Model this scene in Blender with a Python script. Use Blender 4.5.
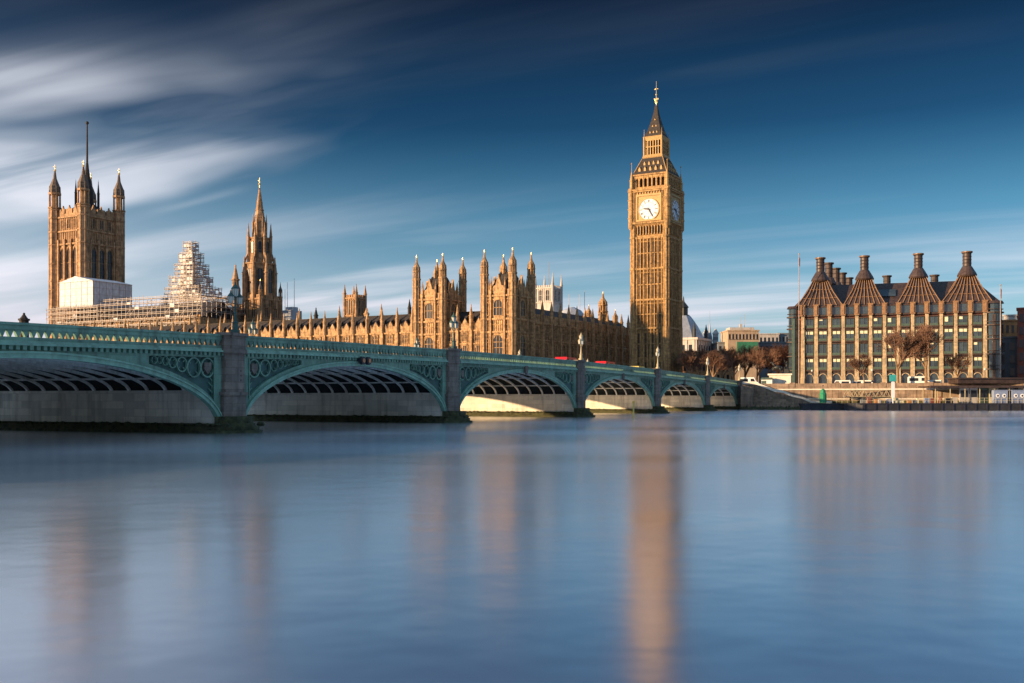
import bpy, math, random
import numpy as np
from mathutils import Matrix, Vector
R = math.radians
for o in list(bpy.data.objects): bpy.data.objects.remove(o)
scene = bpy.context.scene
C = scene.collection

# ------------------------------------------------------------------ camera
F = 1050.0; HOR = 398.5; CAMZ = 2.6
cd = bpy.data.cameras.new('camera'); cam = bpy.data.objects.new('camera', cd); C.objects.link(cam)
cam.location = (0, 0, CAMZ); cam.rotation_euler = (R(90), 0, 0)
cd.sensor_width = 36; cd.lens = 36*F/1024; cd.shift_y = (HOR-341.5)/1024
cd.clip_start = .3; cd.clip_end = 20000
scene.camera = cam
# ------------------------------------------------------------------ light
SUN_FROM = Vector((-.935, -.355, 0)).normalized(); SUN_EL = R(9.6)
sd = Vector((SUN_FROM.x*math.cos(SUN_EL), SUN_FROM.y*math.cos(SUN_EL), math.sin(SUN_EL)))
sl = bpy.data.lights.new('sun', 'SUN'); so = bpy.data.objects.new('sun', sl); C.objects.link(so)
sl.energy = 5.0; sl.angle = R(.9); sl.color = (1, .67, .37)
so.rotation_euler = sd.to_track_quat('Z', 'Y').to_euler(); so.location = (-60, -40, 80)
w = bpy.data.worlds.new('World'); scene.world = w; w.use_nodes = True
nt = w.node_tree; N = nt.nodes; L = nt.links; N.clear()
def wn(t, **k):
    n = N.new(t)
    for a, b in k.items(): setattr(n, a, b)
    return n
def wm(op, a, b=None, c=None):
    n = wn('ShaderNodeMath', operation=op)
    for i, v in enumerate((a, b, c)):
        if v is None: continue
        if isinstance(v, (int, float)): n.inputs[i].default_value = v
        else: L.new(v, n.inputs[i])
    return n.outputs[0]
def wmix(fac, a, b, mode='MIX'):
    n = wn('ShaderNodeMix', data_type='RGBA', blend_type=mode)
    if isinstance(fac, (int, float)): n.inputs[0].default_value = fac
    else: L.new(fac, n.inputs[0])
    for i, v in ((6, a), (7, b)):
        if isinstance(v, tuple): n.inputs[i].default_value = (*v, 1)
        else: L.new(v, n.inputs[i])
    return n.outputs[2]
sky = wn('ShaderNodeTexSky', sky_type='NISHITA', sun_disc=False)
sky.sun_elevation = SUN_EL; sky.sun_rotation = math.atan2(sd.x, sd.y)
sky.air_density = 1.0; sky.dust_density = .6; sky.ozone_density = 2.5
tc = wn('ShaderNodeTexCoord'); sp = wn('ShaderNodeSeparateXYZ'); L.new(tc.outputs['Generated'], sp.inputs[0])
X, Y, Z = sp.outputs
zc = wm('MAXIMUM', Z, 0.0)
zp = wm('ADD', zc, .09)
qx = wm('DIVIDE', X, zp); qy = wm('DIVIDE', Y, zp)
dx, dy = -.89, .456
u_ = wm('ADD', wm('MULTIPLY', qx, dx), wm('MULTIPLY', qy, dy))
v_ = wm('ADD', wm('MULTIPLY', qx, dy), wm('MULTIPLY', qy, -dx))
def cloud(su, sv, off, detail, lo, hi, dist=.4):
    cb = wn('ShaderNodeCombineXYZ'); L.new(wm('MULTIPLY', u_, su), cb.inputs[0]); L.new(wm('MULTIPLY', v_, sv), cb.inputs[1]); cb.inputs[2].default_value = off
    n = wn('ShaderNodeTexNoise'); L.new(cb.outputs[0], n.inputs['Vector']); n.inputs['Scale'].default_value = 1
    n.inputs['Detail'].default_value = detail; n.inputs['Roughness'].default_value = .5; n.inputs['Distortion'].default_value = dist
    m = wn('ShaderNodeMapRange', interpolation_type='SMOOTHSTEP'); L.new(n.outputs['Fac'], m.inputs[0]); m.inputs[1].default_value = lo; m.inputs[2].default_value = hi
    return m.outputs[0]
CL_OFF = 7.7
c1 = cloud(.30, .80, CL_OFF, 3, .47, .68, .8)
c2 = cloud(.30, 1.5, 28.6, 5, .46, .80)
# more cloud to the left and low down, as the weather has it
lr = wn('ShaderNodeMapRange', interpolation_type='SMOOTHSTEP'); L.new(wm('DIVIDE', X, wm('MAXIMUM', Y, .05)), lr.inputs[0])
lr.inputs[1].default_value = -.55; lr.inputs[2].default_value = -.02; lr.inputs[3].default_value = 1.1; lr.inputs[4].default_value = .15
low = wn('ShaderNodeMapRange', interpolation_type='SMOOTHSTEP'); L.new(zc, low.inputs[0])
low.inputs[1].default_value = .02; low.inputs[2].default_value = .25; low.inputs[3].default_value = .78; low.inputs[4].default_value = 0
c3 = cloud(.55, 2.6, CL_OFF+21.3, 4, .40, .66, .6)
c1b = wm('MULTIPLY', c1, wm('ADD', .30, wm('MULTIPLY', c3, .62)))
c2b = wm('MULTIPLY', c2, wm('ADD', .55, wm('MULTIPLY', low.outputs[0], .6)))
cm = wm('MULTIPLY', wm('MAXIMUM', c1b, c2b), wm('MAXIMUM', lr.outputs[0], wm('MULTIPLY', low.outputs[0], 1.4)))
haze = wm('MULTIPLY', low.outputs[0], wm('ADD', wm('MULTIPLY', lr.outputs[0], .75), .1))
cm = wm('MINIMUM', wm('ADD', cm, wm('MULTIPLY', haze, wm('SUBTRACT', 1.0, cm))), 1.0)
# deep polarised blue at frame top, paler low; overhead brightened as added fill
tr = wn('ShaderNodeValToRGB'); L.new(zc, tr.inputs[0]); cr = tr.color_ramp
cr.elements[0].position = 0; cr.elements[0].color = (.48, .58, 1.0, 1)
cr.elements[1].position = .37; cr.elements[1].color = (.018, .035, .065, 1)
e = cr.elements.new(.08); e.color = (.36, .62, .80, 1)
e = cr.elements.new(.17); e.color = (.17, .44, .56, 1)
e = cr.elements.new(.25); e.color = (.06, .17, .26, 1)
e = cr.elements.new(.45); e.color = (1.5, 1.7, 1.8, 1)
e = cr.elements.new(.60); e.color = (2.1, 2.0, 1.8, 1)
skyc = wmix(1.0, sky.outputs[0], tr.outputs[0], 'MULTIPLY')
# cloud tone: rosy white low on the left, slate higher, overhead brightened as fill
ct = wn('ShaderNodeValToRGB'); L.new(zc, ct.inputs[0]); cr2 = ct.color_ramp
cr2.elements[0].position = 0; cr2.elements[0].color = (4.9, 4.0, 4.5, 1)
cr2.elements[1].position = .36; cr2.elements[1].color = (1.2, 1.4, 1.8, 1)
e = cr2.elements.new(.12); e.color = (4.7, 4.7, 5.1, 1)
e = cr2.elements.new(.25); e.color = (4.0, 4.2, 4.7, 1)
e = cr2.elements.new(.60); e.color = (13, 12.8, 12.6, 1)
skyf = wmix(cm, skyc, ct.outputs[0])
bg = wn('ShaderNodeBackground'); bg.inputs[1].default_value = .1; L.new(skyf, bg.inputs[0])
wo = wn('ShaderNodeOutputWorld'); L.new(bg.outputs[0], wo.inputs[0])
vs = scene.view_settings; vs.view_transform = 'Standard'; vs.look = 'None'; vs.gamma = 1; vs.exposure = 1.0
scene.render.resolution_x = 1024; scene.render.resolution_y = 683

# ------------------------------------------------------------------ materials
def mat(name, col, rough=.85, var=.25, scale=1.5, streak=0., bump=0., metal=0., col2=None, brick=None, spec=.4, stretch=(1, 1, 1), dirt=None):
    m = bpy.data.materials.new(name); m.use_nodes = True
    t = m.node_tree; n = t.nodes; l = t.links; p = n['Principled BSDF']
    p.inputs['Roughness'].default_value = rough; p.inputs['Metallic'].default_value = metal
    p.inputs['Specular IOR Level'].default_value = spec
    tcd = n.new('ShaderNodeTexCoord'); mp = n.new('ShaderNodeMapping'); l.new(tcd.outputs['Object'], mp.inputs[0]); mp.inputs['Scale'].default_value = stretch
    ns = n.new('ShaderNodeTexNoise'); l.new(mp.outputs[0], ns.inputs['Vector']); ns.inputs['Scale'].default_value = scale; ns.inputs['Detail'].default_value = 6; ns.inputs['Roughness'].default_value = .65
    rp = n.new('ShaderNodeMapRange'); l.new(ns.outputs['Fac'], rp.inputs[0]); rp.inputs[1].default_value = .3; rp.inputs[2].default_value = .7
    mx = n.new('ShaderNodeMix'); mx.data_type = 'RGBA'; l.new(rp.outputs[0], mx.inputs[0])
    a = tuple(c*(1-var) for c in col); b = tuple(min(c*(1+var), 1) for c in col) if col2 is None else col2
    mx.inputs[6].default_value = (*a, 1); mx.inputs[7].default_value = (*b, 1)
    out = mx.outputs[2]
    if streak:
        mp2 = n.new('ShaderNodeMapping'); l.new(tcd.outputs['Object'], mp2.inputs[0]); mp2.inputs['Scale'].default_value = (1.3, 1.3, .12)
        n2 = n.new('ShaderNodeTexNoise'); l.new(mp2.outputs[0], n2.inputs['Vector']); n2.inputs['Scale'].default_value = 1.6; n2.inputs['Detail'].default_value = 4
        r2 = n.new('ShaderNodeMapRange'); l.new(n2.outputs['Fac'], r2.inputs[0]); r2.inputs[1].default_value = .5; r2.inputs[2].default_value = .72; r2.inputs[4].default_value = streak
        m2 = n.new('ShaderNodeMix'); m2.data_type = 'RGBA'; l.new(r2.outputs[0], m2.inputs[0]); l.new(out, m2.inputs[6])
        m2.inputs[7].default_value = (*(dirt or tuple(c*.2 for c in col)), 1); out = m2.outputs[2]
    if brick:
        bw, bh, mort = brick
        bk = n.new('ShaderNodeTexBrick'); sx = n.new('ShaderNodeSeparateXYZ'); cx = n.new('ShaderNodeCombineXYZ'); ad = n.new('ShaderNodeMath'); ad.operation = 'ADD'
        l.new(tcd.outputs['Object'], sx.inputs[0]); l.new(sx.outputs[0], ad.inputs[0]); l.new(sx.outputs[1], ad.inputs[1]); l.new(ad.outputs[0], cx.inputs[0]); l.new(sx.outputs[2], cx.inputs[1])
        l.new(cx.outputs[0], bk.inputs['Vector']); bk.inputs['Scale'].default_value = 1; bk.inputs['Brick Width'].default_value = bw; bk.inputs['Row Height'].default_value = bh; bk.inputs['Mortar Size'].default_value = .02
        bk.inputs['Color1'].default_value = (1, 1, 1, 1); bk.inputs['Color2'].default_value = (.72, .74, .76, 1); bk.inputs['Mortar'].default_value = (mort, mort, mort, 1)
        m3 = n.new('ShaderNodeMix'); m3.data_type = 'RGBA'; m3.blend_type = 'MULTIPLY'; m3.inputs[0].default_value = 1; l.new(out, m3.inputs[6]); l.new(bk.outputs[0], m3.inputs[7]); out = m3.outputs[2]
    l.new(out, p.inputs['Base Color'])
    if bump:
        bp = n.new('ShaderNodeBump'); bp.inputs['Strength'].default_value = bump; bp.inputs['Distance'].default_value = .1; l.new(ns.outputs['Fac'], bp.inputs['Height']); l.new(bp.outputs[0], p.inputs['Normal'])
    return m
M = {}
M['stone'] = mat('honey limestone', (.42, .25, .115), var=.55, scale=1.1, streak=.9, bump=.6, brick=(1.1, .5, .6))
M['ben'] = mat('gilded limestone', (.42, .25, .10), var=.5, scale=1.3, streak=.85, bump=.5, brick=(.9, .45, .65))
M['stoneV'] = mat('tower limestone', (.40, .235, .12), var=.5, scale=.6, streak=.75, bump=.5, brick=(1.2, .6, .6))
M['gold'] = mat('gilt trim', (.34, .21, .075), rough=.55, var=.4, scale=3, metal=.1)
M['slate'] = mat('iron roof tiles', (.04, .032, .028), rough=.85, var=.5, scale=2, brick=(.6, .4, .4))
M['glass'] = mat('dark window glass', (.022, .026, .035), rough=.12, var=.5, scale=.7, spec=.25)
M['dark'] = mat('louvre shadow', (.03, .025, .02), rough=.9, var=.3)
M['dial'] = mat('opal dial glass', (.54, .60, .70), rough=.4, var=.06, scale=1)
M['ink'] = mat('dial black paint', (.02, .02, .03), rough=.5)
M['green'] = mat('bridge green paint', (.17, .31, .23), rough=.55, var=.3, scale=1.1, streak=.8, dirt=(.09, .13, .10), spec=.3, brick=(2.4, 1.1, .7))
M['greenlt'] = mat('pale bridge green paint', (.21, .37, .28), rough=.55, var=.25, scale=1.2, streak=.6, dirt=(.11, .16, .13), spec=.3)
M['greendk'] = mat('dark green paint and recess shade', (.035, .09, .08), rough=.6, var=.3)
M['rib'] = mat('cream underside paint', (.86, .82, .72), rough=.7, var=.3, scale=.8, streak=.4)
M['deckdk'] = mat('dark deck and core shade', (.03, .035, .035), rough=.8, var=.4)  # dark deck tone; on the pier cores it stands for shade
M['granite'] = mat('grey granite', (.21, .165, .135), rough=.8, var=.3, scale=1.2, streak=.7, bump=.4, brick=(1.2, .55, .55))
M['pierwall'] = mat('pale pier masonry', (.80, .74, .62), rough=.8, var=.15, scale=.5, streak=.45, dirt=(.22, .19, .13), brick=(2.2, .6, .7))
M['moss'] = mat('tide weed', (.035, .042, .022), rough=.95, var=.6, scale=2.2, bump=.9, col2=(.10, .10, .045))
M['cream'] = mat('cream paint and sunlit lamp tone', (.40, .34, .21), rough=.6, var=.3, scale=3)
M['lampglass'] = mat('frosted lantern glass', (.55, .55, .48), rough=.3, var=.1)
M['sheet'] = mat('white scaffold sheeting', (.52, .51, .52), rough=.7, var=.3, scale=1.2, bump=.8, stretch=(1, 1, .4))
M['scaf'] = mat('galvanised tube', (.30, .25, .22), rough=.5, var=.3, scale=2)
M['plank'] = mat('scaffold board', (.48, .33, .18), rough=.9, var=.3, scale=2)
M['asphalt'] = mat('asphalt', (.05, .05, .05), var=.2)
M['paving'] = mat('paving', (.24, .22, .19), var=.2, scale=.3)
M['ground'] = mat('city ground', (.12, .11, .09), var=.4, scale=.02)
M['embank'] = mat('embankment granite', (.27, .19, .13), var=.35, scale=.6, streak=.7, bump=.5, brick=(1.4, .6, .5))
M['coping'] = mat('pale coping stone', (.66, .60, .50), var=.2, scale=1)
M['bronze'] = mat('brown roof bronze', (.05, .032, .026), rough=.5, var=.5, scale=1.2, streak=.4)
M['bronzelt'] = mat('orange bronze rib', (.24, .135, .065), rough=.5, var=.35, scale=2)
M['sandst'] = mat('yellow sandstone pilaster', (.45, .34, .21), var=.35, scale=1.2, streak=.3, brick=(3, .8, .6))
M['phglass'] = mat('office glass', (.03, .045, .055), rough=.12, var=.5, scale=.5, spec=.8)
M['blind'] = mat('window blind', (.62, .58, .40), rough=.7, var=.2)
M['phgreen'] = mat('weathered green frame', (.05, .085, .07), rough=.6, var=.3)
M['twig'] = mat('bare twig bark', (.15, .08, .05), rough=.95, var=.4, scale=2)
M['bark'] = mat('plane tree bark', (.22, .14, .08), rough=.95, var=.5, scale=2)
M['lead'] = mat('lead dome', (.32, .35, .40), rough=.6, var=.2, scale=.4, streak=.3)
M['redp'] = mat('red vehicle paint', (.62, .015, .02), rough=.3, var=.08)
M['whitep'] = mat('white vehicle paint', (.75, .74, .70), rough=.3, var=.06)
M['yellowp'] = mat('yellow vehicle paint', (.62, .48, .12), rough=.3, var=.08)
M['tyre'] = mat('tyre rubber', (.02, .02, .02), rough=.9)
M['black'] = mat('black hull', (.02, .02, .024), rough=.6, var=.4, scale=.6)
M['bronzest'] = mat('dark statue bronze', (.025, .028, .026), rough=.5, var=.4)
M['brick'] = mat('red brick', (.24, .075, .05), var=.25, scale=1, brick=(.6, .25, .6))
M['white'] = mat('white render', (.42, .40, .38), var=.12, scale=.5, streak=.3)
M['grey'] = mat('grey cladding', (.16, .18, .20), var=.25, scale=.4)
M['net'] = mat('green debris netting', (.03, .17, .10), var=.3, scale=1)
M['mark'] = mat('marker green paint', (.015, .2, .09), rough=.4, var=.2)
M['teal'] = mat('teal sign paint', (.04, .33, .30), rough=.4, var=.1)
M['bluep'] = mat('pale blue kiosk paint', (.20, .25, .36), rough=.5, var=.1)
M['amber'] = mat('amber lens', (.45, .16, .05), rough=.3)
M['gilt'] = mat('gilded finial', (.75, .55, .22), rough=.35, metal=.6, var=.2)
M['beige'] = mat('beige office render', (.40, .30, .21), var=.2, scale=.5, streak=.4)
M['capst'] = mat('shade-toned cap stone', (.13, .095, .07), var=.5, scale=1.5)  # darker turret caps: shade put into the stone colour
M['abbey'] = mat('pale portland stone', (.48, .44, .40), var=.2, scale=.5, streak=.4)
M['orange'] = mat('orange brick', (.48, .24, .10), var=.3, scale=.5, brick=(.8, .4, .7))

# ------------------------------------------------------------------ mesh builder
class MB:
    def __init__(s): s.v = []; s.f = []; s.mi = []; s.M = Matrix(); s.k = 0
    def add(s, vs, fs):
        b = len(s.v); s.v += [tuple(s.M @ Vector(p)) for p in vs]
        for f in fs: s.f.append(tuple(b+i for i in f)); s.mi.append(s.k)
    def box(s, x0, x1, y0, y1, z0, z1):
        s.add([(x0, y0, z0), (x1, y0, z0), (x1, y1, z0), (x0, y1, z0), (x0, y0, z1), (x1, y0, z1), (x1, y1, z1), (x0, y1, z1)],
              [(0, 3, 2, 1), (4, 5, 6, 7), (0, 1, 5, 4), (1, 2, 6, 5), (2, 3, 7, 6), (3, 0, 4, 7)])
    def fr(s, cx, cy, r0, r1, z0, z1, n=8, rot=None):       # n-gon frustum, r = apothem
        rot = math.pi/n if rot is None else rot
        q = 1/math.cos(math.pi/n); vs = []
        for r, z in ((r0, z0), (r1, z1)):
            for i in range(n):
                a = rot+2*math.pi*i/n; vs.append((cx+r*q*math.cos(a), cy+r*q*math.sin(a), z))
        fs = [(i, (i+1) % n, n+(i+1) % n, n+i) for i in range(n)]+[tuple(range(n-1, -1, -1)), tuple(range(n, 2*n))]
        s.add(vs, fs)
    def prof(s, cx, cy, pts, n=8, rot=None):
        for (r0, z0), (r1, z1) in zip(pts, pts[1:]):
            s.fr(cx, cy, max(r0, .01), max(r1, .01), z0, z1, n, rot)
    def prism(s, poly, z0, z1):
        n = len(poly); s.add([(x, y, z0) for x, y in poly]+[(x, y, z1) for x, y in poly],
              [(i, (i+1) % n, n+(i+1) % n, n+i) for i in range(n)]+[tuple(range(n-1, -1, -1)), tuple(range(n, 2*n))])
    def xz(s, poly, y0, y1):                                 # polygon in x,z extruded along y
        n = len(poly); s.add([(x, y0, z) for x, z in poly]+[(x, y1, z) for x, z in poly],
              [((i+1) % n, i, n+i, n+(i+1) % n) for i in range(n)]+[tuple(range(n)), tuple(range(2*n-1, n-1, -1))])
    def tube(s, a, b, r0, r1=None, n=5):
        r1 = r0 if r1 is None else r1
        a = Vector(a); b = Vector(b); d = (b-a)
        if d.length < 1e-5: return
        d.normalize(); p = d.orthogonal().normalized(); q = d.cross(p); vs = []
        for c, r in ((a, r0), (b, r1)):
            for i in range(n):
                t = 2*math.pi*i/n; vs.append(tuple(c+p*(r*math.cos(t))+q*(r*math.sin(t))))
        s.add(vs, [(i, (i+1) % n, n+(i+1) % n, n+i) for i in range(n)]+[tuple(range(n-1, -1, -1)), tuple(range(n, 2*n))])
    def strip(s, secs):                                      # loft of quads: each sec 4 points
        vs = [p for q in secs for p in q]; fs = []
        for i in range(len(secs)-1):
            a = 4*i; b = a+4
            for j in range(4): fs.append((a+j, a+(j+1) % 4, b+(j+1) % 4, b+j))
        fs += [(3, 2, 1, 0), tuple(len(vs)-4+j for j in range(4))]
        s.add(vs, fs)
    def ball(s, c, r, n=8, m=5, sx=1, sy=1, sz=1):
        vs = []; fs = []
        for j in range(m+1):
            t = math.pi*j/m
            for i in range(n):
                p = 2*math.pi*i/n; vs.append((c[0]+r*sx*math.sin(t)*math.cos(p), c[1]+r*sy*math.sin(t)*math.sin(p), c[2]-r*sz*math.cos(t)))
        for j in range(m):
            for i in range(n): fs.append((j*n+i, j*n+(i+1) % n, (j+1)*n+(i+1) % n, (j+1)*n+i))
        s.add(vs, fs)
    def build(s, name, mats, parent=None, smooth=False):
        if not isinstance(mats, (list, tuple)): mats = [mats]
        me = bpy.data.meshes.new(name); me.from_pydata(s.v, [], s.f)
        for m in mats: me.materials.append(M[m] if isinstance(m, str) else m)
        me.polygons.foreach_set('material_index', s.mi)
        if smooth: me.polygons.foreach_set('use_smooth', [True]*len(s.f))
        me.update(); o = bpy.data.objects.new(name, me); C.objects.link(o)
        if parent: o.parent = parent
        return o
def tag(o, label=None, cat=None, group=None, kind=None):
    if label: o['label'] = label
    if cat: o['category'] = cat
    if group: o['group'] = group
    if kind: o['kind'] = kind
    return o
def thing(name, label, cat, loc=(0, 0, 0), rz=0, group=None):
    o = bpy.data.objects.new(name, None); o.empty_display_size = .5; C.objects.link(o); o.location = loc; o.rotation_euler = (0, 0, rz)
    return tag(o, label, cat, group)
def dup(o, parent=None):
    c = o.copy(); C.objects.link(c); c.parent = parent
    for ch in list(o.children): dup(ch, c)
    return c
def at(px, y, D): return ((px-512)/F*D, D, CAMZ+(HOR-y)/F*D)
def FM(k, hx, hy=None):       # face frame of a rectangular tower: u along, y outward
    h = (hx if k % 2 else (hy if hy is not None else hx))
    return Matrix.Rotation(k*math.pi/2, 4, 'Z') @ Matrix.Translation((0, h, 0))

# bridge frame (x east along the bridge, y north) and palace frame
BR = Vector((53.8, 250, 0)); BRZ = math.atan2(-.914, -.405)
MBR = Matrix.Translation(BR) @ Matrix.Rotation(BRZ, 4, 'Z')
PO = Vector((1, 280, 0)); PRZ = math.atan2(-.870, -.492)
MP = Matrix.Translation(PO) @ Matrix.Rotation(PRZ, 4, 'Z')
def P(e, n, z=0): return tuple(MP @ Vector((e, n, z)))
def B(s_, n, z=0): return tuple(MBR @ Vector((s_, n, z)))

# ------------------------------------------------------------------ water and land
def water_mat():
    m = bpy.data.materials.new('silky river water'); m.use_nodes = True; t = m.node_tree; n = t.nodes; l = t.links; p = n['Principled BSDF']
    p.inputs['Base Color'].default_value = (.84, .88, .96, 1); p.inputs['Metallic'].default_value = .96; p.inputs['Roughness'].default_value = .2; p.inputs['IOR'].default_value = 1.33
    p.inputs['Specular IOR Level'].default_value = .9
    tcd = n.new('ShaderNodeTexCoord'); mp = n.new('ShaderNodeMapping'); l.new(tcd.outputs['Object'], mp.inputs[0])
    mp.inputs['Rotation'].default_value = (0, 0, R(12)); mp.inputs['Scale'].default_value = (.012, .05, 1)
    ns = n.new('ShaderNodeTexNoise'); l.new(mp.outputs[0], ns.inputs['Vector']); ns.inputs['Scale'].default_value = 1; ns.inputs['Detail'].default_value = 3
    mr = n.new('ShaderNodeMapRange'); l.new(ns.outputs['Fac'], mr.inputs[0]); mr.inputs[1].default_value = .3; mr.inputs[2].default_value = .7; mr.inputs[3].default_value = .17; mr.inputs[4].default_value = .26
    l.new(mr.outputs[0], p.inputs['Roughness'])
    n2 = n.new('ShaderNodeTexNoise'); l.new(tcd.outputs['Object'], n2.inputs['Vector']); n2.inputs['Scale'].default_value = .6; n2.inputs['Detail'].default_value = 2
    bp = n.new('ShaderNodeBump'); bp.inputs['Strength'].default_value = .12; bp.inputs['Distance'].default_value = .12; l.new(n2.outputs['Fac'], bp.inputs['Height']); l.new(bp.outputs[0], p.inputs['Normal'])
    return m
M['water'] = water_mat()
mb = MB(); mb.add([(-9000, -3000, 0), (9000, -3000, 0), (9000, 12000, 0), (-9000, 12000, 0)], [(0, 1, 2, 3)])
tag(mb.build('river_water', 'water'), kind='structure')
ED = Vector((.943, -.333)).normalized(); A0 = Vector(B(0, 0)[:2])
def EM(t, off=0):            # along the embankment from the bridge, off = inland
    q = A0+ED*t+Vector((-ED.y, ED.x))*off; return (q.x, q.y)
EZ = math.atan2(ED.y, ED.x)
edge = [P(12, -1500)[:2], P(12, -4)[:2], B(-4, -28)[:2], B(-1.5, -26)[:2], B(-1.5, 0)[:2], EM(1), EM(160), (700, 160), (3000, 100), (9000, 0), (9000, 11500), (-9000, 11500)]
mb = MB(); mb.prism(edge[::1], -3, 5.0); tag(mb.build('west_bank_ground', 'ground'), kind='structure')
mb = MB(); mb.prism([B(252.5, 300)[:2], B(900, 300)[:2], B(900, -900)[:2], B(252.5, -900)[:2]][::-1], -3, .9); tag(mb.build('east_bank_ground', 'paving'), kind='structure')
# road on the embankment, pavement with a kerb
mb = MB(); mb.prism([EM(-20, 9), EM(200, 9), EM(200, 26), EM(-20, 26)], 5.0, 5.02); tag(mb.build('embankment_road', 'asphalt'), kind='structure')
mb = MB(); mb.prism([EM(3, 1.0), EM(200, 1.0), EM(200, 9), EM(3, 9)], 5.0, 5.14); tag(mb.build('riverside_pavement', 'paving'), kind='structure')

# ------------------------------------------------------------------ bridge
PS = [0, 32.2, 69.8, 109.2, 149.1, 185.7, 221, 250]
_k = np.polyfit([-10, 0, 32, 70, 109, 149, 170, 186, 206, 250], [6.6, 6.8, 7.3, 7.68, 8.02, 7.98, 7.72, 7.42, 6.95, 6.0], 3)
def par(s_): return float(np.polyval(_k, s_))
br = thing('road_bridge', 'long green iron arch bridge on grey stone piers crossing the river', 'bridge', BR, BRZ)
def sstrip(mb, s0, s1, lo, hi, y0, y1, step=4):
    n = max(1, int((s1-s0)/step)); secs = []
    for i in range(n+1):
        s_ = s0+(s1-s0)*i/n; a = lo(s_) if callable(lo) else lo; b = hi(s_) if callable(hi) else hi
        secs.append([(s_, y0, a), (s_, y1, a), (s_, y1, b), (s_, y0, b)])
    mb.strip(secs)
BW = 26.0
mb = MB(); sstrip(mb, -30, 262, lambda s_: par(max(s_, -10))-1.75, lambda s_: par(max(s_, -10))-1.16, -BW+.35, -.35); mb.build('deck', 'deckdk', br)
mb = MB(); sstrip(mb, -30, 262, lambda s_: par(max(s_, -10))-1.15, lambda s_: par(max(s_, -10))-1.12, -BW+3.2, -3.2); mb.build('roadway', 'asphalt', br)
for side in (0, 1):
    def ym(y): return y if side == 0 else -BW-y
    def yy(a, b): return tuple(sorted((ym(a), ym(b))))
    mb = MB(); a, b = yy(-.3, .38); sstrip(mb, 0, 252, lambda s_: par(s_)-1.36, lambda s_: par(s_)-1.22, a, b)
    a, b = yy(-.3, .26); sstrip(mb, 0, 252, lambda s_: par(s_)-1.215, lambda s_: par(s_)-1.08, a, b)
    mb.build('cornice', 'greenlt', br)
    mb = MB(); s_ = .3
    a, b = yy(.0, .24)
    while s_ < 251:
        z = par(s_); mb.box(s_, s_+.26, a, b, z-1.62, z-1.36); s_ += .5
    mb.build('dentil_course', 'green', br)
    mb = MB(); a, b = yy(-.2, .12)
    sstrip(mb, 0, 252, lambda s_: par(s_)-1.075, lambda s_: par(s_)-.86, a, b)
    sstrip(mb, 0, 252, lambda s_: par(s_)-.42, lambda s_: par(s_)-.16, a, b)
    a, b = yy(-.26, .2); sstrip(mb, 0, 252, lambda s_: par(s_)-.155, lambda s_: par(s_), a, b)
    s_ = .3; a, b = yy(-.12, .06)
    while s_ < 251:
        z = par(s_); mb.xz([(s_-.27, z-.42), (s_+.27, z-.42), (s_+.05, z-.86), (s_-.05, z-.86)], a, b); s_ += .56
    mb.build('parapet', 'green', br)
SPR = .5
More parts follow.
